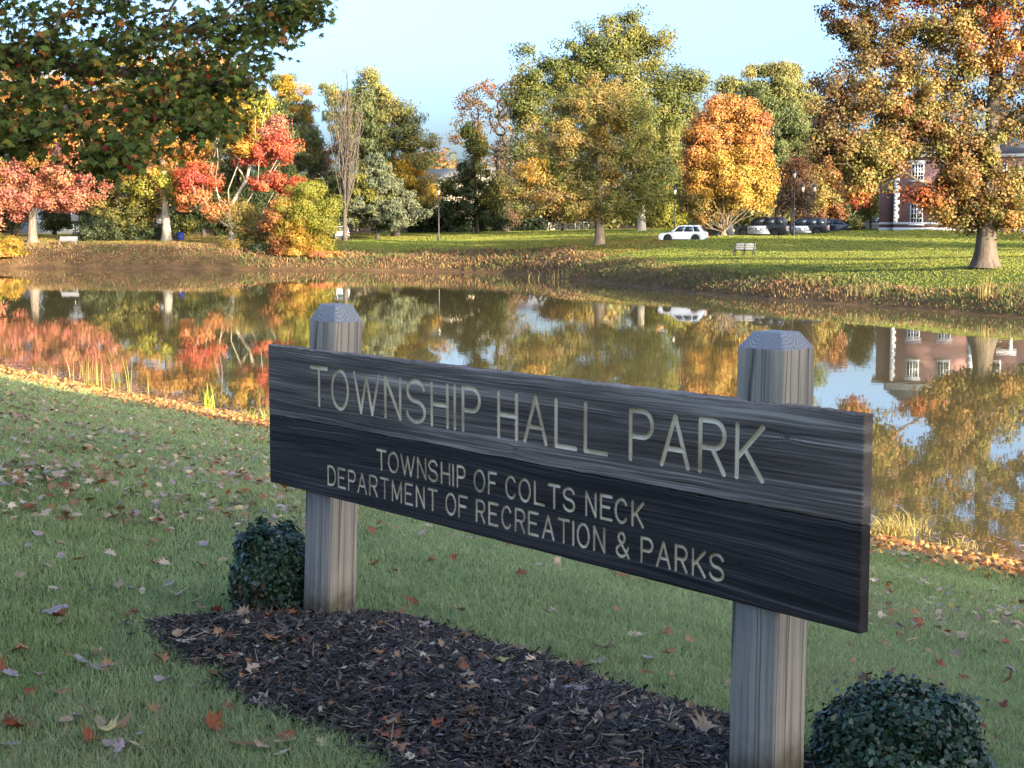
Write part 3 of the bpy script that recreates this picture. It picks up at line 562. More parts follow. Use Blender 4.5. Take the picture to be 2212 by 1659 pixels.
# ------------------------------------------------------------------ single stroke capitals (x right, y up, unit box)
def arc(cx, cy, rx, ry, a0, a1, n=14):
    t = np.radians(np.linspace(a0, a1, n)); return [(cx+rx*math.cos(k), cy+ry*math.sin(k)) for k in t]
BOWL = [(0, 1), (.55, 1)]+arc(.55, .735, .45, .265, 90, -90)+[(0, .47)]
FONT = {
 'T': [[(0,1),(1,1)],[(.5,1),(.5,0)]], 'O': [arc(.5,.5,.5,.5,90,450,36)], 'W': [[(0,1),(.27,0),(.5,.93),(.73,0),(1,1)]], 'N': [[(0,0),(0,1),(1,0),(1,1)]],
 'S': [arc(.5,.75,.47,.25,15,255,16)+arc(.5,.25,.5,.25,75,-170,18)], 'H': [[(0,0),(0,1)],[(1,0),(1,1)],[(0,.5),(1,.5)]], 'I': [[(.5,0),(.5,1)]],
 'P': [[(0,0),(0,1)], BOWL], 'A': [[(0,0),(.5,1),(1,0)],[(.18,.33),(.82,.33)]], 'L': [[(0,1),(0,0),(1,0)]], 'R': [[(0,0),(0,1)], BOWL, [(.5,.47),(1,0)]],
 'K': [[(0,0),(0,1)],[(1,1),(0,.36)],[(.3,.55),(1,0)]], 'F': [[(0,0),(0,1),(1,1)],[(0,.53),(.8,.53)]], 'C': [arc(.52,.5,.52,.5,38,322,28)],
 'E': [[(1,1),(0,1),(0,0),(1,0)],[(0,.52),(.8,.52)]], 'D': [[(0,0),(0,1),(.4,1)]+arc(.4,.5,.6,.5,90,-90,18)+[(0,0)]], 'M': [[(0,0),(0,1),(.5,.12),(1,1),(1,0)]],
 'U': [[(0,1),(0,.3)]+arc(.5,.3,.5,.3,180,360,14)+[(1,1)]],
 '&': [[(1,0),(.2,.72)]+arc(.42,.8,.24,.2,200,-20,14)+[(.6,.66),(.12,.38)]+arc(.40,.24,.36,.24,150,330,14)+[(.95,.42)]],
}

# ------------------------------------------------------------------ the park sign
HB = .57                                   # height of the two planks together
def depth_of(xt, yt, yb):                  # Y at which the plank pair spans yt..yb
    a, b = ray(xt, yt), ray(xt, yb); return HB/((a[2]/a[1])-(b[2]/b[1]))
Yn, Yf = depth_of(1866, 893, 1366.5), depth_of(578, 746, 1042.5)
Pn, Pf = at(1866, 893, Yn), at(578, 746, Yf)
ZT = (Pn[2]+Pf[2])/2; UV = np.array([Pn[0]-Pf[0], Pn[1]-Pf[1]]); LB_ = np.linalg.norm(UV); UV /= LB_
TH = math.atan2(UV[1], UV[0]); NB = np.array([-UV[1], UV[0]])      # NB points to the back
def u_of(x):
    r = ray(x, 900); k = r[0]/r[1]          # X = k Y on the board line
    return (k*Pf[1]-Pf[0])/(UV[0]-k*UV[1])
def p2(u, back=0.0): return np.array([Pf[0], Pf[1]])+UV*u+NB*back
mid = p2(LB_/2); ZG = h1(*mid)
sign = empty('park_sign', (Pf[0], Pf[1], ZG), TH, 'dark weathered plank sign with carved lettering on two square grey timber posts', 'sign')
def S2L(p): return p-np.array([0, 0, ZG])
R1 = lambda X: (620+X*.361664)/1.1302
R2 = lambda X: (1350+X*.361664)/1.1302
TITLE = [('T',R1,383,497),('O',R1,523,637),('W',R1,672,846),('N',R1,880,990),('S',R1,1025,1155),('H',R1,1192,1308),('I',R1,1340,1364),('P',R1,1402,1525),('H',R1,1643,1775),('A',R1,1820,1975),('L',R1,2030,2176),
         ('L',R2,209,365),('P',R2,515,675),('A',R2,727,920),('R',R2,985,1165),('K',R2,1234,1424)]
LINE2 = [('T',R1,822,888),('O',R1,900,970),('W',R1,985,1080),('N',R1,1097,1157),('S',R1,1172,1235),('H',R1,1258,1318),('I',R1,1335,1345),('P',R1,1365,1422),('O',R1,1480,1555),('F',R1,1577,1635),('C',R1,1695,1765),('O',R1,1785,1865),('L',R1,1890,1960),('T',R1,1985,2065),('S',R1,2085,2165),
         ('N',R2,220,292),('E',R2,320,400),('C',R2,420,505),('K',R2,535,615)]
LINE3 = [('D',R1,490,545),('E',R1,560,610),('P',R1,628,678),('A',R1,692,753),('R',R1,772,826),('T',R1,845,905),('M',R1,925,990),('E',R1,1012,1065),('N',R1,1088,1145),('T',R1,1168,1232),('O',R1,1288,1358),('F',R1,1375,1438),('R',R1,1495,1555),('E',R1,1580,1645),('C',R1,1668,1735),('R',R1,1760,1828),('E',R1,1850,1918),('A',R1,1945,2025),('T',R1,2050,2130),
         ('I',R2,132,142),('O',R2,163,247),('N',R2,275,352),('&',R2,425,520),('P',R2,598,680),('A',R2,705,800),('R',R2,832,915),('K',R2,948,1040),('S',R2,1065,1165)]
def plank(v0, v1, rows, seed, name, mat, jag, knots=()):
    """weathered plank as a carved relief: x along, y into the wood, z up; v measured down from the top edge"""
    hgt = v1-v0; st = .0017; nu, nv = int(LB_/st), int(hgt/st)
    u = np.linspace(0, LB_, nu); v = np.linspace(0, hgt, nv); U, Vv = np.meshgrid(u, v)
    D = np.full(U.shape, 9.0)
    for letters, vt, vb, hw in rows:
        for ch, R, a_, b_ in letters:
            ua, ub = u_of(R(a_))+hw*.6, u_of(R(b_))-hw*.6
            if ch == 'I': ua = ub = (u_of(R(a_))+u_of(R(b_)))/2
            i0, i1 = max(0, int((ua-.03)/st)), min(nu, int((ub+.03)/st)+2); j0, j1 = max(0, int((vt-v0-.03)/st)), min(nv, int((vb-v0+.03)/st)+2)
            uu, vv = U[j0:j1, i0:i1], Vv[j0:j1, i0:i1]; dd = D[j0:j1, i0:i1]
            for line in FONT[ch]:
                L = [(ua+x*(ub-ua), (vb-v0)-hw-y*(vb-vt-2*hw)) for x, y in line]
                for (x0, y0), (x1, y1) in zip(L[:-1], L[1:]):
                    ex, ey = x1-x0, y1-y0; t = np.clip(((uu-x0)*ex+(vv-y0)*ey)/(ex*ex+ey*ey+1e-12), 0, 1)
                    np.minimum(dd, np.hypot(uu-x0-t*ex, vv-y0-t*ey)/hw, out=dd)
    gv = Vv+.035*vnoise(U*.9, Vv*5, seed)+.012*vnoise(U*2.2, Vv*11, seed+5)+.004*vnoise(U*7, Vv*40, seed+1); spot = np.zeros(U.shape)
    for uk, vk, rk in knots:
        du, dv = (U-uk)/(rk*2.6), (Vv-vk)/rk; r2 = du*du+dv*dv; gv = gv+dv*rk*.9*np.exp(-r2*.6)+.004*np.sin(18*np.sqrt(r2+.01))*np.exp(-r2*.8); spot = np.maximum(spot, np.exp(-r2*7))
    grain = .55*vnoise(U*2.5, gv*330, seed+2)+.45*vnoise(U*5, gv*720, seed+3)+.35*(vnoise(U*.8, gv*90, seed+4)-.5)
    grain = np.clip(grain*(1-.9*spot), 0, 1); relief = -.0022*(1-grain)
    cav = np.where(D < 1, -.009*np.sqrt(np.clip(1-D**2, 0, 1)), 0)
    edge = np.minimum(np.minimum(U, LB_-U), np.minimum(Vv, hgt-Vv)); rnd = -.003*(1-np.clip(edge/.005, 0, 1))**2
    zz = np.where(D < 1, cav, relief)+rnd
    jt = jag*(vnoise(u*26, u*0, seed+7)-.5+.6*(vnoise(u*90, u*0, seed+8)-.5)); JV = Vv.copy()
    JV += (jt*.9)[None, :]*np.clip(1-Vv/.03, 0, 1)+(jag*.5*(vnoise(u*18, u*0, seed+9)-.5))[None, :]*np.clip(1-(hgt-Vv)/.03, 0, 1)
    Z = (ZT-ZG)-v0-JV
    P = np.stack([U, -zz, Z], 2).reshape(-1, 3)
    i = (np.arange(nv-1)[:, None]*nu+np.arange(nu-1)[None, :]).ravel(); F = np.stack([i, i+nu, i+nu+1, i+1], 1)
    rim = np.concatenate([np.arange(nu), np.arange(1, nv)*nu+nu-1, (nv-1)*nu+np.arange(nu-2, -1, -1), np.arange(nv-2, 0, -1)*nu])
    k = len(rim); n0 = len(P); BK = P[rim].copy(); BK[:, 1] = .038
    MD = P[rim].copy(); MD[:, 1] = .009
    q = np.arange(k); qn = (q+1) % k
    F2 = np.stack([rim[q], rim[qn], n0+qn, n0+q], 1); F3 = np.stack([n0+q, n0+qn, n0+k+qn, n0+k+q], 1)
    V = np.concatenate([P, MD, BK, [[0, .038, ZT-ZG-v0], [LB_, .038, ZT-ZG-v0], [LB_, .038, ZT-ZG-v1], [0, .038, ZT-ZG-v1]]]); e = n0+2*k
    me = npmesh(name, V, [F, F2, F3, np.array([[e, e+1, e+2, e+3]])])
    paint = np.zeros(len(V), np.float32); paint[:n0] = np.clip((1.06-D.ravel())/.16, 0, 1)
    gr = np.full(len(V), .5, np.float32); gr[:n0] = grain.ravel()
    a = me.attributes.new('paint', 'FLOAT', 'POINT'); a.data.foreach_set('value', paint)
    a = me.attributes.new('grain', 'FLOAT', 'POINT'); a.data.foreach_set('value', gr)
    return link(name, me, mat, sign)
def plankmat(name, dark, lite, seed, worn):
    m, n, l, b = newmat(name)
    g = n.new('ShaderNodeAttribute'); g.attribute_name = 'grain'; p = n.new('ShaderNodeAttribute'); p.attribute_name = 'paint'
    tc = n.new('ShaderNodeTexCoord'); mp = n.new('ShaderNodeMapping'); mp.inputs['Scale'].default_value = (.55, 1, 9); mp.inputs['Location'].default_value = (seed, 0, seed)
    t = n.new('ShaderNodeTexNoise'); t.inputs['Scale'].default_value = 1.4; t.inputs['Detail'].default_value = 8; t.inputs['Roughness'].default_value = .65; t.inputs['Distortion'].default_value = .4
    l.new(tc.outputs['Object'], mp.inputs[0]); l.new(mp.outputs[0], t.inputs['Vector'])
    r0 = ramp(n, [(.35, (0, 0, 0)), (.7, (1, 1, 1))]); l.new(t.outputs['Fac'], r0.inputs[0])
    ad = n.new('ShaderNodeMath'); ad.operation = 'MULTIPLY_ADD'; l.new(r0.outputs[0], ad.inputs[0]); ad.inputs[1].default_value = worn; 
    m2 = n.new('ShaderNodeMath'); m2.operation = 'MULTIPLY_ADD'; l.new(g.outputs['Fac'], m2.inputs[0]); m2.inputs[1].default_value = .75; m2.inputs[2].default_value = -.25
    l.new(m2.outputs[0], ad.inputs[2])
    r1 = ramp(n, [(.05, [c*.35 for c in dark]), (.4, dark), (.95, lite)]); l.new(ad.outputs[0], r1.inputs[0])
    mx = n.new('ShaderNodeMix'); mx.data_type = 'RGBA'; l.new(p.outputs['Fac'], mx.inputs[0]); l.new(r1.outputs[0], mx.inputs[6])
    t2 = n.new('ShaderNodeTexNoise'); t2.inputs['Scale'].default_value = 9; t2.inputs['Detail'].default_value = 5; l.new(tc.outputs['Object'], t2.inputs['Vector'])
    r2 = ramp(n, [(.3, (.40, .31, .19)), (.55, (.72, .59, .40)), (.75, (.80, .70, .54))]); l.new(t2.outputs['Fac'], r2.inputs[0])
    l.new(r2.outputs[0], mx.inputs[7]); l.new(mx.outputs[2], b.inputs['Base Color'])
    b.inputs['Roughness'].default_value = .75; b.inputs['Specular IOR Level'].default_value = .2
    return m
PA = plank(0, .286, [(TITLE, .060, .222, .0078)], 11, 'plank', plankmat('weathered_plank', (.140, .108, .088), (.46, .39, .32), 3, .58), .006, [(2.78, .085, .012), (1.62, .25, .010), (.42, .19, .008)])
PA['label'] = 'paler worn upper plank carved TOWNSHIP HALL PARK'
PB = plank(.2885, HB, [(LINE2, .3395, .420, .0047), (LINE3, .443, .5245, .0047)], 23, 'plank', plankmat('dark_plank', (.046, .037, .035), (.19, .165, .148), 9, .26), .003, [(.20, .05, .009), (2.62, .17, .012)])
PB['label'] = 'darker navy lower plank with two lines of small carved lettering'

def timber(name, light, dark, seed):
    m, n, l, b = newmat(name)
    tc = n.new('ShaderNodeTexCoord'); mp = n.new('ShaderNodeMapping'); mp.inputs['Scale'].default_value = (60, 60, .9); mp.inputs['Location'].default_value = (seed, seed*2, seed)
    w = n.new('ShaderNodeTexNoise'); w.inputs['Scale'].default_value = 3.0; w.inputs['Detail'].default_value = 2; l.new(tc.outputs['Object'], w.inputs['Vector'])
    vm = n.new('ShaderNodeVectorMath'); vm.operation = 'MULTIPLY_ADD'; l.new(w.outputs['Color'], vm.inputs[0]); vm.inputs[1].default_value = (.014, .014, 0); l.new(tc.outputs['Object'], vm.inputs[2])
    l.new(vm.outputs[0], mp.inputs[0])
    t = n.new('ShaderNodeTexNoise'); t.inputs['Scale'].default_value = 1.0; t.inputs['Detail'].default_value = 6; t.inputs['Roughness'].default_value = .6; l.new(mp.outputs[0], t.inputs['Vector'])
    m3 = n.new('ShaderNodeMapping'); m3.inputs['Scale'].default_value = (9, 9, .35); m3.inputs['Location'].default_value = (seed, 0, 3); l.new(vm.outputs[0], m3.inputs[0])
    t3 = n.new('ShaderNodeTexNoise'); t3.inputs['Scale'].default_value = 1.0; t3.inputs['Detail'].default_value = 4; l.new(m3.outputs[0], t3.inputs['Vector'])
    mf = n.new('ShaderNodeMapping'); mf.inputs['Scale'].default_value = (23, 23, .5); mf.inputs['Location'].default_value = (seed, 4, 1); l.new(vm.outputs[0], mf.inputs[0])
    tf_ = n.new('ShaderNodeTexNoise'); tf_.inputs['Scale'].default_value = 1.0; tf_.inputs['Detail'].default_value = 8; tf_.inputs['Roughness'].default_value = .7; l.new(mf.outputs[0], tf_.inputs['Vector'])
    av = n.new('ShaderNodeMath'); av.operation = 'MULTIPLY_ADD'; l.new(t.outputs['Fac'], av.inputs[0]); av.inputs[1].default_value = .4; sc_ = n.new('ShaderNodeMath'); sc_.operation = 'MULTIPLY'; sc_.inputs[1].default_value = .6; l.new(tf_.outputs['Fac'], sc_.inputs[0]); l.new(sc_.outputs[0], av.inputs[2])
    r = ramp(n, [(.30, [c*.45 for c in dark]), (.42, dark), (.54, light), (.75, [min(1, c*1.2) for c in light])]); l.new(av.outputs[0], r.inputs[0])
    r3 = ramp(n, [(.3, (.62, .64, .70)), (.7, (1.15, 1.1, 1.0))]); l.new(t3.outputs['Fac'], r3.inputs[0])
    mx = n.new('ShaderNodeMix'); mx.data_type = 'RGBA'; mx.blend_type = 'MULTIPLY'; mx.inputs[0].default_value = 1; l.new(r.outputs[0], mx.inputs[6]); l.new(r3.outputs[0], mx.inputs[7])
    # drying cracks: thin dark lines that follow the grain
    m4 = n.new('ShaderNodeMapping'); m4.inputs['Scale'].default_value = (16, 16, .22); m4.inputs['Location'].default_value = (seed*3, 1, 0); l.new(vm.outputs[0], m4.inputs[0])
    vo = n.new('ShaderNodeTexVoronoi'); vo.feature = 'DISTANCE_TO_EDGE'; vo.inputs['Scale'].default_value = 1.0; l.new(m4.outputs[0], vo.inputs['Vector'])
    rc = ramp(n, [(.0, (.05, .05, .05)), (.035, (1, 1, 1))]); l.new(vo.outputs['Distance'], rc.inputs[0])
    mx2 = n.new('ShaderNodeMix'); mx2.data_type = 'RGBA'; mx2.blend_type = 'MULTIPLY'; mx2.inputs[0].default_value = .75; l.new(mx.outputs[2], mx2.inputs[6]); l.new(rc.outputs[0], mx2.inputs[7])
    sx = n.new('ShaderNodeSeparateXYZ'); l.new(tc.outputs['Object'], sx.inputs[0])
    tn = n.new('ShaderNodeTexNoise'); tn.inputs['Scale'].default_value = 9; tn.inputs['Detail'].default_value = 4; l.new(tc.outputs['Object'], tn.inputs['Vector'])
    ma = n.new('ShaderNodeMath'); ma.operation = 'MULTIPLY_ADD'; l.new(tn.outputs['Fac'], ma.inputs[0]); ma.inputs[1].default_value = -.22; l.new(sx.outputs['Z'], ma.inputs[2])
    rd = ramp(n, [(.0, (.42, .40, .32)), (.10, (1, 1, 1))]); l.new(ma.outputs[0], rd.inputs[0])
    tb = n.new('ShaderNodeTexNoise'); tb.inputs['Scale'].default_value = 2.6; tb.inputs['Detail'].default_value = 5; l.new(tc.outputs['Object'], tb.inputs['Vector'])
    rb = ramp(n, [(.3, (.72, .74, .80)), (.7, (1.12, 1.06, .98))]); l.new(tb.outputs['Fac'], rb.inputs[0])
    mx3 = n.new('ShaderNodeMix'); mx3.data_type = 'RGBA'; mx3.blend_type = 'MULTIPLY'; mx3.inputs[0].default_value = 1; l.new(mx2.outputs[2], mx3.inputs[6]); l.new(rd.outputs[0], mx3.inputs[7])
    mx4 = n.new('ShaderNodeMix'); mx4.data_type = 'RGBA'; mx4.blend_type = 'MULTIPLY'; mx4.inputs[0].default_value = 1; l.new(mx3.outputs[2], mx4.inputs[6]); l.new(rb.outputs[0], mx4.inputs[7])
    l.new(mx4.outputs[2], b.inputs['Base Color']); b.inputs['Roughness'].default_value = .85; b.inputs['Specular IOR Level'].default_value = .15
    bp = n.new('ShaderNodeBump'); bp.inputs['Strength'].default_value = .6; bp.inputs['Distance'].default_value = .004; l.new(t.outputs['Fac'], bp.inputs['Height']); l.new(bp.outputs[0], b.inputs['Normal'])
    return m
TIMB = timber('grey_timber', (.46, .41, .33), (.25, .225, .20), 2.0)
def rings(name):
    m, n, l, b = newmat(name)
    tc = n.new('ShaderNodeTexCoord'); w = n.new('ShaderNodeTexWave'); w.wave_type = 'RINGS'; w.rings_direction = 'Z'; w.inputs['Scale'].default_value = 46; w.inputs['Distortion'].default_value = 5.5; w.inputs['Detail'].default_value = 6; w.inputs['Detail Scale'].default_value = 2.5
    mp = n.new('ShaderNodeMapping'); mp.inputs['Location'].default_value = (.02, .045, 0); l.new(tc.outputs['Object'], mp.inputs[0]); l.new(mp.outputs[0], w.inputs['Vector'])
    r = ramp(n, [(.05, (.20, .20, .205)), (.6, (.27, .27, .275)), (.9, (.31, .31, .31))]); l.new(w.outputs['Fac'], r.inputs[0]); l.new(r.outputs[0], b.inputs['Base Color']); b.inputs['Roughness'].default_value = .85
    bp = n.new('ShaderNodeBump'); bp.inputs['Strength'].default_value = .5; bp.inputs['Distance'].default_value = .004; l.new(w.outputs['Fac'], bp.inputs['Height']); l.new(bp.outputs[0], b.inputs['Normal'])
    return m
ENDG = rings('timber_end_grain')
def post(u, back, xt, ysh, ytop, s, yaw, lean, label):
    p = p2(u, back); k = p[1]
    zs = at(xt, ysh, k)[2]-ZG; zt = at(xt, ytop, k)[2]-ZG; zb = -.12
    V, F, fm = [], [], []; nz = 14; h = s/2; ch = .006; n_ = 8
    ringp = [(-h+ch,-h),(h-ch,-h),(h,-h+ch),(h,h-ch),(h-ch,h),(-h+ch,h),(-h,h-ch),(-h,-h+ch)]
    rr = np.random.default_rng(int(u*100))
    for j in range(nz):
        z = zb+(zs-zb)*j/(nz-1)
        for x, y in ringp: V.append((x+rr.normal()*.0007, y+rr.normal()*.0007, z))
    for j in range(nz-1):
        for i in range(n_): F.append((j*n_+i, j*n_+(i+1) % n_, (j+1)*n_+(i+1) % n_, (j+1)*n_+i)); fm.append(0)
    b0 = (nz-1)*n_; t0 = len(V)
    for x, y in ringp: V.append((x*.60, y*.60, zt))
    for i in range(n_): F.append((b0+i, b0+(i+1) % n_, t0+(i+1) % n_, t0+i)); fm.append(1)
    F8 = [tuple(range(t0, t0+n_))]
    me = npmesh('post', np.array(V), [np.array(F), np.array(F8)], fmat=fm+[1])
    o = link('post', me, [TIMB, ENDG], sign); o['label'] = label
    o.location = (u, back, 0); o.rotation_euler = (0, lean, yaw)
    m_ = o.modifiers.new('bevel', 'BEVEL'); m_.width = .003; m_.segments = 2; m_.limit_method = 'ANGLE'; m_.angle_limit = rad(25)
def u_back(x, back):
    r = ray(x, 900); k = r[0]/r[1]; q = p2(0, back); return (k*q[1]-q[0])/(UV[0]-k*UV[1])
UL, UR = u_back(711, .093), u_back(1668, .093)
post(UL-.03, .100, 717, 690, 655, .153, rad(10), rad(2.9), 'far post, leaning slightly with paler right face')
post(UR, .093, 1671, 750, 715, .156, rad(7), rad(.4), 'near post, with a split and worn cap')

# ------------------------------------------------------------------ mulch bed
bedpx = [(340,1356),(400,1354),(470,1346),(560,1340),(650,1338),(760,1338),(880,1352),(1000,1385),(1120,1425),(1250,1468),(1400,1515),(1530,1555),(1650,1590),(1760,1650),(1800,1760),(1500,1850),(1100,1830),(900,1740),(835,1660),(750,1600),(640,1562),(560,1520),(480,1475),(420,1432),(370,1390)]
BED = []
for x, y in bedpx:
    z = 2.5
    for _ in range(4): q = onz(x, y, z); z = h1(q[0], q[1])
    BED.append(q[:2])
BED = np.array(BED)
_b = []
for q0, q1 in zip(BED, np.roll(BED, -1, 0)):
    for t in np.arange(0, 1, .12): _b.append(q0*(1-t)+q1*t)
BED = np.array(_b); BED += .07*np.stack([vnoise(BED[:, 0]*5, BED[:, 1]*5, 1)-.5, vnoise(BED[:, 0]*5, BED[:, 1]*5, 2)-.5], 1)+.03*np.stack([vnoise(BED[:, 0]*19, BED[:, 1]*19, 1)-.5, vnoise(BED[:, 0]*19, BED[:, 1]*19, 2)-.5], 1)
def inpoly(P, G):
    ins = np.zeros(len(P), bool)
    for a, b in zip(G, np.roll(G, -1, 0)):
        c = (a[1] > P[:, 1]) != (b[1] > P[:, 1]); ins ^= c & (P[:, 0] < (b[0]-a[0])*(P[:, 1]-a[1])/(b[1]-a[1]+1e-12)+a[0])
    return ins
def polydist(P, G):
    out = np.full(len(P), 1e9)
    for a, b in zip(G, np.roll(G, -1, 0)):
        e = b-a; w = P-a; t = np.clip((w@e)/(e@e), 0, 1); out = np.minimum(out, np.linalg.norm(w-t[:, None]*e, axis=1))
    return out
def bedz(x, y):
    P = np.stack([np.ravel(x), np.ravel(y)], 1); d = np.where(inpoly(P, BED), polydist(P, BED), 0)
    return height(x, y)+(.012+.055*sstep(0, .5, d)+.02*sstep(0, .06, d)).reshape(np.shape(x))
x0, y0 = BED.min(0)-.1; x1, y1 = BED.max(0)+.1; st = .03
bx_, by_ = np.meshgrid(np.arange(x0, x1, st), np.arange(y0, y1, st)); PP = np.stack([bx_.ravel(), by_.ravel()], 1); ins = inpoly(PP, BED) & (polydist(PP, BED) > -.01)
bz = bedz(bx_, by_)+.012*(vnoise(bx_*22, by_*22, 4)-.5)
nxx = bx_.shape[1]; q = (np.arange(bx_.shape[0]-1)[:, None]*nxx+np.arange(nxx-1)[None, :]).ravel()
F = np.stack([q, q+1, q+nxx+1, q+nxx], 1); F = F[ins[F].sum(1) >= 2]
me = npmesh('mulch_bed', np.stack([bx_.ravel(), by_.ravel(), bz.ravel()], 1), F, smooth=True)
M_MULCH = plain('mulch', (.016, .014, .015), .95, noise=.6, scale=60, bump=.8, spec=.15)
bedo = tag(link('mulch_bed', me, M_MULCH), kind='structure')
def chips(nm, k, seed, ls, wd, colf, label):
    rng = np.random.default_rng(seed); P = np.stack([rng.uniform(x0, x1, k*3), rng.uniform(y0, y1, k*3)], 1)
    P = P[inpoly(P, BED-0*BED)]
    P = P+rng.normal(size=P.shape)*np.where(rng.uniform(0, 1, len(P)) < .12, .07, .02)[:, None]; P = P[:k]; k = len(P)
    z = bedz(P[:, 0], P[:, 1])+rng.uniform(.0, .022, k); yaw = rng.uniform(0, 6.28, k); pit = rng.normal(size=k)*.35
    L = ls*rng.lognormal(0, .45, k); Wd = wd*rng.lognormal(0, .35, k); bend = rng.normal(size=k)*.35
    dirv = np.stack([np.cos(yaw)*np.cos(pit), np.sin(yaw)*np.cos(pit), np.sin(pit)], 1); side = np.stack([-np.sin(yaw), np.cos(yaw), rng.normal(size=k)*.6], 1); up = np.cross(dirv, side)
    c = np.stack([P[:, 0], P[:, 1], z], 1); sec = []
    for t in (-.5, 0, .5):
        m_ = c+dirv*(L*t)[:, None]+side*(L*bend*(t*t-.1))[:, None]; w = (Wd*(.5 if t == 0 else .22))[:, None]
        sec += [m_-side*w, m_+up*w*.8, m_+side*w]
    V = np.stack(sec, 1).reshape(-1, 3); i = np.arange(k)*9; F = []
    for s in (0, 3): F += [np.stack([i+s, i+s+1, i+s+4, i+s+3], 1), np.stack([i+s+1, i+s+2, i+s+5, i+s+4], 1)]
    return tag(link(nm, npmesh(nm, V, np.concatenate(F), np.repeat(colf(rng, k), 9, 0)), M_DRY), label, 'mulch', kind='stuff')
def ccol(rng, k):
    c = np.array([.033, .027, .023])*rng.lognormal(0, .6, (k, 1)); q = rng.uniform(0, 1, k)
    c[q < .2] = np.array([.10, .078, .06])*rng.uniform(.6, 1.3, ((q < .2).sum(), 1)); c[q > .975] = np.array([.22, .18, .13]); return c
chips('shredded_mulch', 46000, 3, .032, .0085, ccol, 'black shredded bark mulch covering the bed under the sign')
def tcol(rng, k): return np.array([.20, .165, .115])*rng.lognormal(0, .4, (k, 1))
chips('dry_grass_clippings', 2200, 8, .06, .0045, tcol, 'pale dry stalks scattered over the black mulch')

# ------------------------------------------------------------------ lawn blades (near lawn)
def blades():
    rng = np.random.default_rng(12); k = 620000
    d = np.exp(rng.uniform(math.log(3.6), math.log(46), k)); az = rng.uniform(-.40, .40, k); X, Y = d*np.sin(az), d*np.cos(az)
    ds = pond_sd(X, Y); P = np.stack([X, Y], 1); s = .778*X+.628*Y
    edge = 1.7+.9*(vnoise(X*.5, Y*.5, 77)-.5)
    inb = inpoly(P, BED); pdist = polydist(P, BED)
    keep = (ds > edge) & (s < 17) & ~(inb & (pdist > .03+.05*rng.uniform(0, 1, k)))
    X, Y, d, pdist = X[keep], Y[keep], d[keep], pdist[keep]; k = len(X)
    Z = height(X, Y)
    pt = vnoise(X*.9, Y*.9, 41)*.6+vnoise(X*3.1, Y*3.1, 42)*.4; tuft = vnoise(X*9, Y*9, 43)
    h = (.022+.024*tuft+.010*pt)*rng.uniform(.6, 1.35, k)*np.clip(1+(d-10)*.012, 1, 1.35); w = .0030*np.clip(d/5, .8, 9)**.85*rng.uniform(.7, 1.3, k)
    a = rng.uniform(0, 6.28, k)+2.2*vnoise(X*5, Y*5, 44); ln = rng.uniform(.25, 1.15, k)
    dr = np.stack([np.cos(a), np.sin(a), np.zeros(k)], 1); b_ = rng.uniform(0, 6.28, k); sd = np.stack([np.cos(b_), np.sin(b_), np.zeros(k)], 1)
    base = np.stack([X, Y, Z-.004], 1); up = np.array([0, 0, 1.0])
    m1 = base+dr*(h*ln*.28)[:, None]+up*(h*.62)[:, None]; tip = base+dr*(h*ln*.95)[:, None]+up*(h*.92)[:, None]
    ww = (w*.5)[:, None]*sd
    V = np.stack([base-ww, base+ww, m1+ww*.75, m1-ww*.75, tip], 1).reshape(-1, 3); i = np.arange(k)*5
    q = rng.uniform(0, 1, k)
    c0 = np.array([.225, .30, .10]); c1 = np.array([.38, .43, .18]); c2 = np.array([.33, .40, .20])
    f = np.clip(pt*1.5-.25+rng.normal(size=k)*.18, 0, 1)[:, None]; col = c0*(1-f)+c1*f
    blue = (vnoise(X*.35, Y*.35, 45)[:, None] > .5); col = np.where(blue, col*.6+c2*.4, col)
    straw = q < .08+.28*sstep(.62, .85, vnoise(X*.7+9, Y*.7, 46)); col[straw] = np.array([.42, .37, .19])*rng.uniform(.6, 1.2, (straw.sum(), 1))
    col *= rng.uniform(.7, 1.25, (k, 1))
    tag(link('lawn_grass', npmesh('lawn_grass', V, [np.stack([i, i+1, i+2, i+3], 1), np.stack([i+3, i+2, i+4], 1)], np.repeat(col, 5, 0)), M_BLADE), 'short green lawn grass growing on the near bank', 'grass', kind='stuff')
blades()

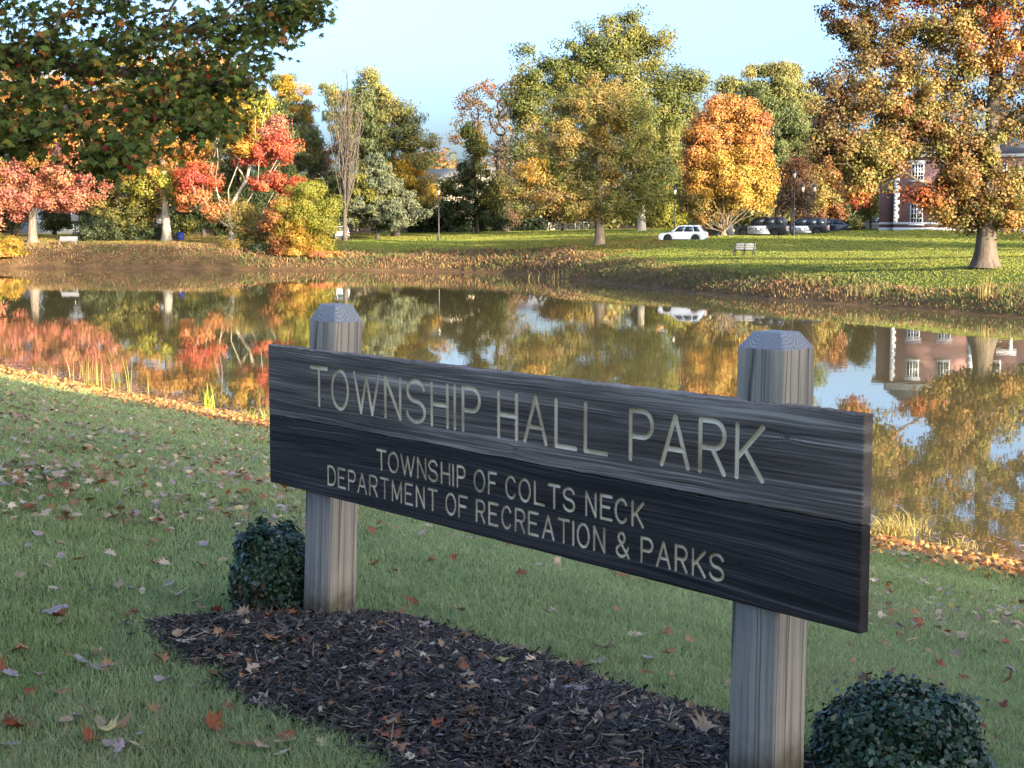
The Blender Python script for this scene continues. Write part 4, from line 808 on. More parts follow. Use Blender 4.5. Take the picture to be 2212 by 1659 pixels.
# ------------------------------------------------------------------ far lawn and bank growth
def far_growth():
    rng = np.random.default_rng(51)
    def scatter(k, dmin, dmax, a0, a1, pw=0.0):
        d = (rng.uniform(dmin**(1-pw), dmax**(1-pw), k))**(1/(1-pw)); az = rng.uniform(a0, a1, k); return d*np.sin(az), d*np.cos(az)
    def tufts(X, Y, h, w, col, lean=.5):
        k = len(X); Z = height(X, Y); a = rng.uniform(0, 6.28, k); sd = np.stack([np.cos(a), np.sin(a), np.zeros(k)], 1); b = rng.uniform(0, 6.28, k)
        dr = np.stack([np.cos(b), np.sin(b), np.zeros(k)], 1)*(h*lean*rng.uniform(0, 1, k))[:, None]; base = np.stack([X, Y, Z-.01], 1); up = np.array([0, 0, 1.0])
        tip = base+dr+up*h[:, None]; m = base+dr*.4+up*(h*.55)[:, None]; ww = sd*(w*.5)[:, None]
        V = np.stack([base-ww*.8, base+ww*.8, m+ww, m-ww, tip], 1).reshape(-1, 3); i = np.arange(k)*5
        return V, [np.stack([i, i+1, i+2, i+3], 1), np.stack([i+3, i+2, i+4], 1)], np.repeat(col, 5, 0)
    # mown lawn
    X, Y = scatter(820000, 68, 250, -.53, .53); ds = pond_sd(X, Y); s = .778*X+.628*Y
    wv = vnoise(X*.18, Y*.18, 9); wid = np.where(X > 6, 3.6, np.where(X > -28, 7.5, 9.5))
    ok = (s > 22) & (ds > wid*.7-3*(wv-.5)) & (Y < 238); X, Y, ds = X[ok], Y[ok], ds[ok]; k = len(X); d = np.hypot(X, Y)
    h = rng.uniform(.045, .10, k)*np.clip(d/110, 1, 1.7); w = .042*(d/90)*rng.uniform(.6, 1.5, k)
    f = (vnoise(X*.10, Y*.10, 61)*.6+vnoise(X*.5, Y*.5, 62)*.4)[:, None]
    col = np.array([.19, .24, .045])*(1-f)+np.array([.31, .30, .065])*f
    lit = vnoise(X*.07+3, Y*.14, 63); leafy = rng.uniform(0, 1, k) < .012+.22*sstep(.6, .85, lit)*((Y > 130) | (X < 8)); col[leafy] = np.array([.33, .19, .06])*rng.uniform(.6, 1.2, (leafy.sum(), 1))
    near_tree = (np.hypot(X-8.2, (Y-142)*.6) < 7); col[near_tree & (rng.uniform(0, 1, k) < .5)] = (.30, .15, .05)
    wl_ = (X < -20) & (Y > 160); q = wl_ & (rng.uniform(0, 1, k) < .6); col[q] = np.array([.27, .15, .06])*rng.uniform(.6, 1.2, (q.sum(), 1))
    col *= rng.uniform(.88, 1.1, (k, 1))
    V, F, cc = tufts(X, Y, h, w, col); tag(link('park_lawn_grass', npmesh('park_lawn_grass', V, F, cc), M_BLADE), 'mown sunlit grass of the lawn across the pond', 'grass', kind='stuff')
    # rough growth on the far banks
    X, Y = scatter(520000, 66, 185, -.53, .53); ds = pond_sd(X, Y); s = .778*X+.628*Y
    wv = vnoise(X*.18, Y*.18, 9); wid = np.where(X > 6, 3.6, np.where(X > -28, 7.5, 9.5))
    ok = (s > 22) & (ds > .12) & (ds < wid*1.15-3*(wv-.5)); X, Y, ds = X[ok], Y[ok], ds[ok]; k = len(X); d = np.hypot(X, Y)
    clump = vnoise(X*.7, Y*.7, 71)
    h = rng.uniform(.10, .30, k)*(.5+1.1*clump)*np.where(X < -28, .75, 1.0)*np.where(X > 6, .8, 1.0)*np.where((X > -28) & (X < 0), 1.35, 1); w = .05*(d/100)*rng.uniform(.6, 1.6, k)
    A = np.array([(.20,.11,.055),(.27,.16,.075),(.13,.085,.045),(.16,.15,.045),(.32,.20,.08),(.10,.12,.035),(.30,.13,.05)])
    pk = rng.choice(7, size=k, p=[.26,.2,.2,.12,.09,.09,.04]); g = vnoise(X*.25, Y*.25, 72); pk = np.where((g > np.where(X > 4, .44, .56)) & (rng.uniform(0, 1, k) < .6), 5, pk)
    col = A[pk]*rng.uniform(.65, 1.25, (k, 1))
    V, F, cc = tufts(X, Y, h, w, col, 1.1); tag(link('bank_undergrowth', npmesh('bank_undergrowth', V, F, cc), M_DRY), 'brown and green weeds and dead leaves covering the far banks', 'undergrowth', kind='stuff')
far_growth()

def shore_litter():
    rng = np.random.default_rng(61); k = 26000
    t = rng.uniform(0, 1, k); X = -24+t*36; Y = 56.5-t*47.5+rng.normal(size=k)*2.0; X = X+rng.normal(size=k)*1.2
    ds = pond_sd(X, Y); pr = np.where(ds > 0, 1-sstep(1.4, 3.4, ds), .75*(1-sstep(.0, 1.6, -ds))*(vnoise(X*.45, Y*.45, 15) > .47))
    ok = (rng.uniform(0, 1, k) < pr) & (np.hypot(X, Y) > 12); X, Y, ds = X[ok], Y[ok], ds[ok]; k = len(X)
    Z = np.where(ds > .05, height(X, Y)+rng.uniform(.01, .06, k), .012)
    N = rng.normal(size=(k, 3))*np.where(ds > 0, .55, .06)[:, None]+np.array([0, 0, 1]); P = np.stack([X, Y, Z], 1)
    V, F = lobed_leaves(P, N, .115, rng, (0, 0, 0)) 
    A = np.array([(.50,.26,.06),(.45,.18,.05),(.55,.38,.14),(.36,.14,.05),(.30,.17,.10),(.48,.30,.10)]); col = A[rng.choice(6, size=k)]*rng.uniform(.65, 1.2, (k, 1))
    wt = ds < .05; col[wt] = np.array([.36, .22, .17])*rng.uniform(.6, 1.2, (wt.sum(), 1))
    tag(link('leaf_litter', npmesh('leaf_litter', V, F, np.repeat(col, len(LEAFO), 0)), M_DRY), 'orange and tan fallen leaves strewn along the near waterline', 'leaf litter', kind='stuff')
shore_litter()

# ------------------------------------------------------------------ boxwood bushes
def boxwood(px, py, Y, rx, ry, rz, label, seed, n=15000, boxy=3.0, bare=0.0):
    rng = np.random.default_rng(seed); c = at(px, py, Y); z0 = h1(c[0], c[1]); root = empty('boxwood_bush', (c[0], c[1], z0), 0, label, 'bush')
    cz = c[2]-z0; mb = []; V, F, off = [], [], 0
    for i in range(26):
        a = rng.uniform(0, 6.28); e = np.array([rx*.8*math.cos(a)*rng.uniform(.4, 1), ry*.8*math.sin(a)*rng.uniform(.4, 1), cz+rz*rng.uniform(-.5, .7)])
        P = np.array([[rng.normal()*.03, rng.normal()*.03, -.03], e*.4+[0, 0, .04], e*.75, e]); v, f = tube(P, [.008, .006, .004, .002], 5); V.append(v); F.append(f+off); off += len(v)
    link('stems', npmesh('stems', np.concatenate(V), np.concatenate(F), smooth=True), B_TAN, root)
    u = rng.normal(size=(n, 3)); u /= (np.abs(u)**boxy).sum(1, keepdims=True)**(1/boxy)
    r = np.where(rng.uniform(0, 1, n) < .72, rng.uniform(.86, 1.0, n), rng.uniform(.45, .9, n))
    nz = (vnoise(u[:, 0]*3+5, u[:, 2]*3+u[:, 1]*2, seed)-.5)*.22+(vnoise(u[:, 0]*7+2, u[:, 2]*7+u[:, 1]*5, seed+1)-.5)*.10
    P = u*(r+nz)[:, None]*np.array([rx, ry, rz])+np.array([0, 0, cz])
    spr = rng.uniform(0, 1, n) < .09; P[spr] += u[spr]*rng.uniform(0, .05, spr.sum())[:, None]**1.0*rng.uniform(0, 1, spr.sum())[:, None]+np.array([0, 0, .008])
    if bare: k_ = ~((P[:, 2] < cz-rz*.25) & (P[:, 0] < -rx*.1+(P[:, 2]-cz)*.2) & (rng.uniform(0, 1, n) < bare)); P, u = P[k_], u[k_]
    P = P[P[:, 2] > .01]; n = len(P); u = u[:n]
    N = (P-np.array([0, 0, cz]))/np.array([rx, ry, rz])+rng.normal(size=(n, 3))*.75+np.array([0, 0, .35]); V, F = leaf_quads(P, N, .026, .016, rng)
    col = np.array([.026, .055, .028])*rng.lognormal(0, .35, (n, 1)); q = rng.uniform(0, 1, n)
    col[q < .10] = np.array([.055, .085, .035])*rng.uniform(.7, 1.3, ((q < .10).sum(), 1)); col[q > .992] = (.25, .20, .06)
    if bare:
        b = (P[:, 0] < 0) & (P[:, 2] < cz) & (rng.uniform(0, 1, n) < .35); col[b] = np.array([.09, .065, .035])*rng.uniform(.6, 1.4, (b.sum(), 1))
    link('foliage', npmesh('foliage', V, F, np.repeat(col, 4, 0)), M_BOX, root)
boxwood(588, 1243, 6.15, .155, .16, .20, 'squarish clipped boxwood bush beside the far sign post, its near side thinning', 3, 13000, 3.6, bare=.55)
boxwood(1944, 1660, 4.35, .245, .24, .255, 'rounded dark boxwood bush at the foot of the near sign post', 4, 17000, 2.4)

# ------------------------------------------------------------------ fallen leaves
def leaf_mesh(name, rng, col, curl, kind):
    o = LEAFW.copy()
    if kind == 1: o = np.array([(0,1),(.3,.75),(.42,.4),(.46,.05),(.36,-.3),(.15,-.6),(0,-.75),(-.15,-.6),(-.36,-.3),(-.46,.05),(-.42,.4),(-.3,.75)])
    if kind == 2: o = np.array([(0,1),(.2,.75),(.15,.55),(.45,.5),(.25,.25),(.5,.05),(.25,-.1),(.35,-.4),(.08,-.5),(0,-.9),(-.08,-.5),(-.35,-.4),(-.25,-.1),(-.5,.05),(-.25,.25),(-.45,.5),(-.15,.55),(-.2,.75)])
    n = len(o); V = [(0, 0, 0)]+[(x*.5, y*.5, 0) for x, y in o]+[(x, y, 0) for x, y in o]; V = np.array(V)*.5
    a, b, c = rng.uniform(-1, 1, 3); ax = rng.uniform(0, 3.14); t = V[:, 0]*math.cos(ax)+V[:, 1]*math.sin(ax); s_ = -V[:, 0]*math.sin(ax)+V[:, 1]*math.cos(ax)
    V[:, 2] = curl*(2.2*t*t+.8*a*s_*s_+.6*b*t*s_)+.05*np.sin(t*14+c*5)*curl; V[:, 0] *= 1-.25*curl; 
    V += rng.normal(size=V.shape)*.008; V[:, 2] -= V[:, 2].min()*.6
    i = np.arange(n); j = (i+1) % n
    tri = np.stack([np.zeros(n, int), 1+i, 1+j], 1); quad = np.stack([1+i, 1+n+i, 1+n+j, 1+j], 1)
    st = np.array([(-.012, V[1:, 1].min()*.75, V[:, 2].mean()), (.012, V[1:, 1].min()*.75, V[:, 2].mean()), (.01, V[1:, 1].min()-.28, V[:, 2].mean()+.06), (-.01, V[1:, 1].min()-.28, V[:, 2].mean()+.06)])
    V = np.concatenate([V, st]); m = len(V)-4
    cc = np.array(col)*rng.uniform(.8, 1.2, (len(V), 1)); cc[0] *= .7; cc[1+n:1+2*n] *= rng.uniform(.75, 1.1, (n, 1))
    return npmesh(name, V, [tri, np.concatenate([quad, [[m, m+1, m+2, m+3]]])], cc, smooth=True)
def fallen():
    rng = np.random.default_rng(77)
    KIND = [('tan', (.36, .25, .16)), ('orange brown', (.30, .155, .07)), ('mauve grey', (.30, .23, .22)), ('russet', (.22, .07, .03)), ('pale buff', (.50, .38, .26)), ('yellow', (.42, .34, .13))]
    prob = [.30, .20, .17, .18, .12, .03]; lib = []
    for nm, col in KIND:
        L = [leaf_mesh('fallen_leaf', rng, np.array(col)*rng.uniform(.85, 1.15), rng.uniform(.1, .7), int(rng.choice(3, p=[.62, .25, .13]))) for _ in range(7)]
        for me in L: me.materials.append(M_DRY)
        lib.append(L)
    def place(px, py, size, ci):
        z = 2.3
        for _ in range(7): q = onz(px, py, z); z = .5*z+.5*h1(q[0], q[1])
        if pond_sd(np.array([q[0]]), np.array([q[1]]))[0] < 2.2: return None
        return q
    pts = [(1010,1605,60,0),(640,1372,44,3),(725,1410,40,4),(830,1405,36,1),(1090,1425,50,0),(820,1480,52,1),(735,1503,36,4),(715,1462,18,5),(660,1440,30,3),(525,1490,34,1),(495,1452,38,3),(360,1490,52,2),(337,1552,44,1),(170,1570,46,2),(210,1455,40,0),
           (120,1330,70,2),(130,1355,34,0),(1290,1630,58,0),(1322,1605,24,3),(870,1610,50,1),(840,1608,40,0),(940,1640,44,2),(1400,1438,42,2),(1450,1428,46,1),(1440,1385,40,1),(1310,1415,36,2),(1200,1330,34,2),(1395,1470,36,3),(1455,1480,26,1),
           (1020,1385,24,1),(1840,1440,26,1),(2020,1470,30,1),(2180,1445,50,2),(2150,1575,34,2),(2150,1615,22,1),(1935,1278,20,4),(1780,1305,24,2),(1500,1210,24,3),(935,1222,30,1),(975,1215,26,3),(690,1625,44,4),(375,1640,30,4),(290,1612,50,2),(540,1300,34,1),
           (380,1300,60,0),(440,1330,34,0),(290,1335,46,3),(270,1360,40,0),(150,1430,44,1),(60,1510,40,3),(1540,1580,40,4),(1470,1590,22,1),(1250,1455,30,3),(1130,1437,40,0),(560,1440,20,4),(1100,1520,22,4),(920,1420,30,1)]
    jobs = [(x, y, s_, c) for x, y, s_, c in pts]
    while len(jobs) < 300:
        if rng.uniform() < .55: x = rng.uniform(0, 640)*1.0; y = 905+750*rng.uniform(0, 1)**1.25
        elif rng.uniform() < .5: x = rng.uniform(640, 1580); y = rng.uniform(1120, 1659)
        else: x = rng.uniform(1760, 2212); y = rng.uniform(1230, 1659)
        if x > 640 and rng.uniform() < .25: continue
        jobs.append((x, y, None, int(rng.choice(6, p=prob))))
    zone_n = {}; k = 0; first = {}
    extraV = []
    for x, y, s_, c in jobs:
        q = place(x, y, s_, c)
        if q is None: continue
        dist = q[1]; size = (s_*dist/F_*1.12 if s_ else rng.uniform(.06, .11)); size = min(size, .15)
        P = np.array([[q[0], q[1]]]); inb = inpoly(P, BED)[0]; zz = (float(bedz(P[:, 0], P[:, 1])[0])+.022) if inb else h1(q[0], q[1])+rng.uniform(.018, .034)
        me = lib[c][rng.integers(7)]; o = bpy.data.objects.new('fallen_leaf', me); C.objects.link(o)
        o.location = (q[0], q[1], zz); o.scale = (size, size, size*rng.uniform(.8, 1.5)); o.rotation_euler = (rng.normal()*.22, rng.normal()*.22, rng.uniform(0, 6.28))
        zone = 'on the black mulch' if inb else ('on the grass left of the sign' if x < 640 else ('on the grass right of the near post' if x > 1760 else 'on the grass behind the sign'))
        nm = KIND[c][0]; tag(o, f'{"curled " if c in (0, 2, 3) else ""}{nm} fallen leaf lying {zone}', 'leaf', f'{nm} leaves {zone}')
    # the many smaller, farther ones
    k = 10500; d = np.exp(rng.uniform(math.log(8.5), math.log(40), k)); az = np.where(rng.uniform(0, 1, k) < .75, rng.uniform(-.37, -.12, k), rng.uniform(-.12, .37, k)); X, Y = d*np.sin(az), d*np.cos(az)
    ds = pond_sd(X, Y); ok = (ds > 1.5) & (.778*X+.628*Y < 17) & (rng.uniform(0, 1, k) < .25+.75*sstep(.35, .65, vnoise(X*.6, Y*.6, 91))); X, Y = X[ok], Y[ok]; k = len(X)
    P = np.stack([X, Y, height(X, Y)+rng.uniform(.025, .05, k)], 1); N = rng.normal(size=(k, 3))*.4+np.array([0, 0, 1])
    V, F = lobed_leaves(P, N, .088, rng, (0, 0, 0)); A = np.array([k_[1] for k_ in KIND]); col = A[rng.choice(6, size=k, p=prob)]*rng.uniform(.7, 1.2, (k, 1))
    tag(link('scattered_leaves', npmesh('scattered_leaves', V, F, np.repeat(col, len(LEAFO), 0)), M_DRY), 'small brown leaves scattered down the lawn towards the pond', 'leaves', kind='stuff')
fallen()

# ------------------------------------------------------------------ reeds and grass clumps at the water
def reeds(px, py, Y, n, spread, h, col, label, bend=.25, w=.012, seed=1, group='reeds and tall grasses at the waterline'):
    rng = np.random.default_rng(seed); c = at(px, py, Y); z0 = h1(c[0], c[1]); V, F, off, cc = [], [], 0, []
    for i in range(n):
        b = np.array([rng.normal()*spread, rng.normal()*spread*.6, -.05-max(0, -.0)]); H = h*rng.uniform(.5, 1.1); a = rng.uniform(0, 6.28); l_ = H*bend*rng.uniform(.2, 1.4)
        t = np.linspace(0, 1, 6); P = b+np.stack([np.cos(a)*l_*t**2, np.sin(a)*l_*t**2, H*(t-.28*bend*t**3*(1 if bend > .5 else 0)*2)], 1)
        sd = np.array([math.cos(a+1.5), math.sin(a+1.5), 0])*w*.5; ww = (1-t**2*.9)[:, None]*sd
        vv = np.concatenate([P-ww, P+ww]); V.append(vv); q = np.arange(5); F.append(np.stack([q, q+6, q+7, q+1], 1)+off); off += 12
        cc.append(np.tile(np.array(col)*rng.uniform(.7, 1.25), (12, 1)))
    root = tag(link('reed_clump', npmesh('reed_clump', np.concatenate(V), np.concatenate(F), np.concatenate(cc)), M_BLADE), label, 'reeds', group)
    root.location = (c[0], c[1], max(z0, -.15))
G1 = (.30, .30, .08); G2 = (.55, .42, .14); G3 = (.34, .26, .10)
reeds(250, 852, 37.5, 26, .45, 1.05, G1, 'tallest thin green reeds standing in the shallows at the lawn foot', .18, .022, 2)
reeds(212, 842, 39.5, 20, .4, .95, G1, 'thin green reeds in the shallows just beyond the tallest reeds', .15, .022, 3)
reeds(130, 835, 42, 16, .7, .55, G2, 'short sparse straw reeds at the leafy waterline', .3, .022, 4)
reeds(452, 892, 33.6, 24, .07, .65, (.42, .45, .08), 'bright yellow green tuft standing alone at the waterline', .2, .025, 5)
reeds(545, 915, 31.8, 60, .22, .42, (.45, .40, .12), 'low yellow grass clump at the waterline beside the sign end', .6, .016, 6)
reeds(1955, 1172, 20.2, 120, .28, .62, G2, 'arching golden grass clump at the waterline beyond the near post', .9, .016, 7)
reeds(1912, 1162, 20.5, 60, .2, .5, G2, 'smaller golden grass clump next to the arching one', .8, .016, 8)
reeds(2090, 1195, 19.2, 50, .16, .34, G2, 'low straw coloured tuft on the leaf strewn shore', .7, .015, 9)
reeds(2130, 662, 75.5, 34, .22, 1.3, G3, 'tall brown reeds at the water below the old oak', .15, .035, 10)
reeds(1880, 645, 83, 60, .7, .8, G3, 'brown reeds on the bank left of the oak reeds', .4, .035, 11)
reeds(1230, 592, 127, 90, 1.6, .9, G3, 'brown reeds where the far bank turns towards the oak', .5, .05, 12)

# ------------------------------------------------------------------ street lamps
M_LAMP = plain('lamp_paint', (.02, .019, .018), .4, spec=.5)
M_LGLASS = plain('lamp_glass', (.55, .53, .47), .25)
def lantern(parent, x, z, k):
    mb = MB(); mb.lathe([(.05*k,z),(.10*k,z+.10*k),(.06*k,z+.16*k),(.15*k,z+.22*k),(.15*k,z+.25*k)], 8, (x, 0, 0)); 
    for a in range(4):
        an = a*math.pi/2+.785; mb.tube([(x+.15*k*math.cos(an), .15*k*math.sin(an), z+.25*k), (x+.22*k*math.cos(an), .22*k*math.sin(an), z+.75*k)], .018*k, 5)
    mb.lathe([(.27*k,z+.75*k),(.27*k,z+.79*k),(.12*k,z+1.02*k),(.05*k,z+1.08*k),(.03*k,z+1.25*k),(.005,z+1.32*k)], 8, (x, 0, 0))
    h = mb.build('lantern', M_LAMP, parent); MB().lathe([(.13*k,z+.25*k),(.20*k,z+.75*k)], 8, (x, 0, 0)).build('glass', M_LGLASS, h)
def lamp(px, ybase, ytop, d, label, double=False, r=.09):
    p = at(px, ybase, d); z0 = h1(p[0], p[1]); H = at(px, ytop, d)[2]-z0
    root = empty('street_lamp', (p[0], p[1], z0), 0, label, 'street lamp', 'street lamps')
    k = 1.0; hp = H-1.32*k if not double else H-2.0
    MB().lathe([(r*2.4,-.1),(r*2.4,.08),(r*1.9,.16),(r*1.7,.5),(r*1.15,.62),(r,.7),(r*.7,hp-.05),(r*.9,hp)], 12).build('pole', M_LAMP, root, smooth=False)
    if double:
        mb = MB(); mb.tube([(0,0,hp-.5),(.02,0,hp),(-.35,0,hp+.15),(-.55,0,hp+.35),(-.6,0,hp+.7)], .04, 6); mb.tube([(0,0,hp),(.35,0,hp+.15),(.55,0,hp+.35),(.6,0,hp+.7)], .04, 6); mb.build('bracket', M_LAMP, root)
        lantern(root, -.6, hp+.68, k); lantern(root, .6, hp+.68, k)
    else: lantern(root, 0, hp, k)
lamp(948, 522, 402, 191, 'tall dark street lamp alone on the open lawn across the pond')
lamp(1714, 509, 361, 146, 'black lantern lamp standing between the two police vehicles')
lamp(1745, 500, 392, 158, 'double headed lantern lamp behind the second police vehicle', True)
lamp(1457, 505, 400, 170, 'dark lamp pole partly hidden in leaves left of the golden orange tree')

# ------------------------------------------------------------------ benches
M_SLAT = plain('bench_slat', (.20, .20, .205), .6, noise=.15, scale=9)
M_SLATD = plain('bench_slat_dark', (.035, .035, .04), .5)
def bench(px, py, d, L, yaw, label, black=True):
    p = at(px, py, d); z0 = h1(p[0], p[1]); root = empty('park_bench', (p[0], p[1], z0), yaw, label, 'bench', 'park benches')
    fm = M_BLACK if black else B_PALE
    mb = MB()
    for k, y in enumerate((-.12, .02, .16, .30)): mb.box((0, y-.18, .45-.012*k), (L, .12, .035))
    mb.build('seat', M_SLATD if black else M_SLAT, root, .006)
    mb = MB()
    for k in range(3 if black else 5):
        zc = .56+(.17 if black else .098)*k; hh = .13 if black else .085; yb = .24+.30*(zc-.45)
        c = np.array([[-L/2,yb-.02,zc-hh/2],[L/2,yb-.02,zc-hh/2],[L/2,yb+.015,zc-hh/2],[-L/2,yb+.015,zc-hh/2],[-L/2,yb+.015,zc+hh/2],[L/2,yb+.015,zc+hh/2],[L/2,yb+.05,zc+hh/2],[-L/2,yb+.05,zc+hh/2]]); mb.hexa(c)
    mb.build('backrest', M_SLAT, root, .005)
    for x in ((-L/2+.06, 0, L/2-.06) if black else (-L/2+.1, L/2-.1)):
        mb = MB(); mb.tube([(x,-.34,.43),(x,-.20,-.03)], .035, 6); mb.tube([(x,-.02,.42),(x,-.16,-.03)], .035, 6); mb.tube([(x,.22,.43),(x,.30,-.03)], .03, 6)
        mb.box((x, -.05, .415), (.05, .62, .04)); mb.tube([(x,.20,.43),(x,.30,.70),(x,.40,1.0)], .028, 6); mb.build('leg', fm, root)
    return root
bench(1607, 552.5, 118, 1.62, rad(-22), 'dark legged park bench with grey slatted back on the lawn across the pond')
bench(147, 526, 168.5, 1.95, rad(3), 'pale wooden bench between the pink maple and the olive bush', False)

# ------------------------------------------------------------------ vehicles (x forward, y left, z up)
M_TYRE = plain('tyre', (.015, .015, .016), .85); M_RIM = plain('rim', (.16, .16, .17), .35, metal=.6)
P_WHITE = plain('car_white', (.70, .71, .73), .25, coat=.6); P_BLACK = plain('car_black', (.010, .011, .015), .4, coat=.25); P_GREY = plain('car_slate', (.035, .042, .055), .28, coat=.6)
P_BLUE = plain('car_dark_blue', (.012, .017, .032), .22, coat=.8); P_SILV = plain('car_silver', (.35, .36, .37), .3, metal=.4); M_RED = plain('tail_lens', (.35, .012, .012), .25); M_GLW = plain('car_window', (.03, .04, .055), .12, spec=.5)
M_LENS = plain('clear_lens', (.55, .55, .55), .15); M_TRIM = plain('black_trim', (.02, .02, .02), .6); M_INK = plain('door_lettering', (.02, .02, .025), .6); M_PLATE = plain('number_plate', (.62, .58, .40), .5); M_DECAL = plain('reflective_decal', (.62, .60, .52), .4)
def strokes(mb, text, x0, z0, w, h, gap, y, hw, mirror=-1):
    """flat letter strokes on a plane of constant y; text runs along mirror*x"""
    x = 0.0
    for ch in text:
        if ch == ' ': x += w*.7; continue
        ww = w*(.28 if ch == 'I' else 1)
        for line in FONT[ch]:
            L = [(x0+mirror*(x+a*ww), z0+b*h) for a, b in line]
            for (xa, za), (xb, zb) in zip(L[:-1], L[1:]):
                ex, ez = xb-xa, zb-za; n_ = math.hypot(ex, ez)+1e-9; px_, pz_ = -ez/n_*hw, ex/n_*hw; ex, ez = ex/n_*hw*.6, ez/n_*hw*.6
                mb.hexa([(xa-ex+px_,y-.004,za-ez+pz_),(xa-ex-px_,y-.004,za-ez-pz_),(xb+ex-px_,y-.004,zb+ez-pz_),(xb+ex+px_,y-.004,zb+ez+pz_),(xa-ex+px_,y+.003,za-ez+pz_),(xa-ex-px_,y+.003,za-ez-pz_),(xb+ex-px_,y+.003,zb+ez-pz_),(xb+ex+px_,y+.003,zb+ez+pz_)])
        x += ww+gap
    return x
def vehicle(name, label, cat, px, d, yaw, L, Wd, H, paint, shape, police=None, roofbar=False, zoff=0.0):
    p = at(px, 505, d); z0 = h1(p[0], p[1])+zoff; root = empty(name, (p[0], p[1], z0), yaw, label, cat, 'vehicles parked beyond the lawn')
    hw = Wd/2; f, r = L/2, -L/2; wr = .37 if H > 1.6 else .32; gc = .24; xa, xb = f-.20*L, r+.21*L
    belt = H*(.60 if shape != 'sedan' else .63); hood = belt-.06
    def arch(x): return [(x+(wr+.06)*math.cos(t), wr+(wr+.06)*math.sin(t)) for t in np.linspace(math.pi+.33, -.33, 11)]
    tail = [(r+.02, gc+.18), (r, .62), (r+.03, belt)] if shape != 'sedan' else [(r+.05, gc+.15), (r, .6), (r+.06, belt-.06), (r+.7, belt)]
    lower = [(r+.12, gc)] + [(x, max(z, gc)) for x, z in arch(xb)] + [(x, max(z, gc)) for x, z in arch(xa)] + [(f-.1, gc), (f-.01, .45), (f-.03, hood-.22), (f-.18, hood-.06), (f-.28*L, belt)]
    poly = lower+tail[::-1]
    MB().prism(poly, -hw, hw).build('body', paint, root, .045, seg=3)
    if shape == 'suv': cab = [(r+.05, f-.27*L), (r+.34, f-.43*L)]
    elif shape == 'van': cab = [(r+.03, f-.22*L), (r+.22, f-.40*L)]
    elif shape == 'hatch': cab = [(r+.06, f-.25*L), (r+.62, f-.45*L)]
    else: cab = [(r+.62, f-.27*L), (r+1.35, f-.45*L)]
    yb, yt = hw-.03, hw-.22; (br, bf), (tr, tf) = cab; zb, zt = belt-.02, H
    def Q(s, u, v, out=0.0):                       # point on the cabin side: u 0 rear..1 front, v 0 belt..1 roof
        x = (br+(bf-br)*u)*(1-v)+(tr+(tf-tr)*u)*v; y = (yb+out)*(1-v)+(yt+out)*v; return (x, s*y, zb+(zt-zb)*v)
    MB().hexa([(br,-yb,zb),(bf,-yb,zb),(bf,yb,zb),(br,yb,zb),(tr,-yt,zt),(tf,-yt,zt),(tf,yt,zt),(tr,yt,zt)]).build('cabin', paint, root, .035, seg=2)
    cuts = [(.05,.27),(.30,.60),(.63,.93)] if shape in ('suv', 'van') else [(.10,.30),(.33,.62),(.65,.92)] if shape == 'hatch' else [(.08,.48),(.52,.93)]
    for s in (1, -1):
        for u0, u1 in cuts:
            a = [Q(s, u0, .12, .012), Q(s, u1, .12, .012), Q(s, min(u1, .93), .84, .012), Q(s, max(u0, .06), .84, .012)]; b = [(x, y-s*.02, z) for x, y, z in a]
            MB().hexa(a+b if s < 0 else b+a).build('side_window', M_GLW, root)
    def endglass(x0, x1, sgn, nm, inset=.12):
        a = []
        for v in (.10, .86):
            x = x0*(1-v)+x1*v+sgn*.012; y = (yb*(1-v)+yt*v)-inset; z = zb+(zt-zb)*v; a += [(x, -y, z), (x, y, z)]
        a = [a[0], a[1], a[3], a[2]]; b = [(x-sgn*.02, y, z) for x, y, z in a]; MB().hexa(a+b if sgn < 0 else b+a).build(nm, M_GLW, root)
    endglass(br, tr, -1, 'rear_window'); endglass(bf, tf, 1, 'windscreen')
    for x in (xa, xb):
        for s in (1, -1):
            yc = s*(hw-.12); w = MB().lathe([(wr*.55,-.11),(wr*.93,-.11),(wr,-.06),(wr,.06),(wr*.93,.11),(wr*.55,.11)], 22, (x, yc, wr), 'y').build('wheel', M_TYRE, root)
            MB().lathe([(.04,.0),(wr*.3,.012),(wr*.6,.0)] if False else [(wr*.60,-.105),(wr*.60,.105)], 18, (x, yc+s*.0, wr), 'y').build('rim', M_RIM, w)
    for s in (1, -1):
        MB().box((r+.04, s*(hw-.13), belt-.20), (.12, .20, .20 if shape != 'sedan' else .14)).build('tail_light', M_RED, root, .02)
        MB().box((f-.11, s*(hw-.20), hood-.22), (.14, .28, .13)).build('headlight', M_LENS, root, .02)
        MB().box((bf-.35, s*(hw+.08), belt+.07), (.14, .20, .14)).build('mirror', paint if not police else P_BLACK, root, .03)
        MB().box(((xa+xb)/2, s*(hw-.015), gc+.03), (xa-xb-2*wr-.2, .06, .10)).build('sill', M_TRIM, root, .01)
    MB().box((r+.0, 0, .47), (.10, Wd-.25, .18)).build('bumper', M_TRIM if paint is not P_WHITE else P_SILV, root, .02)
    MB().box((r-.003, 0, .80), (.03, .40, .14)).build('number_plate', M_PLATE, root)
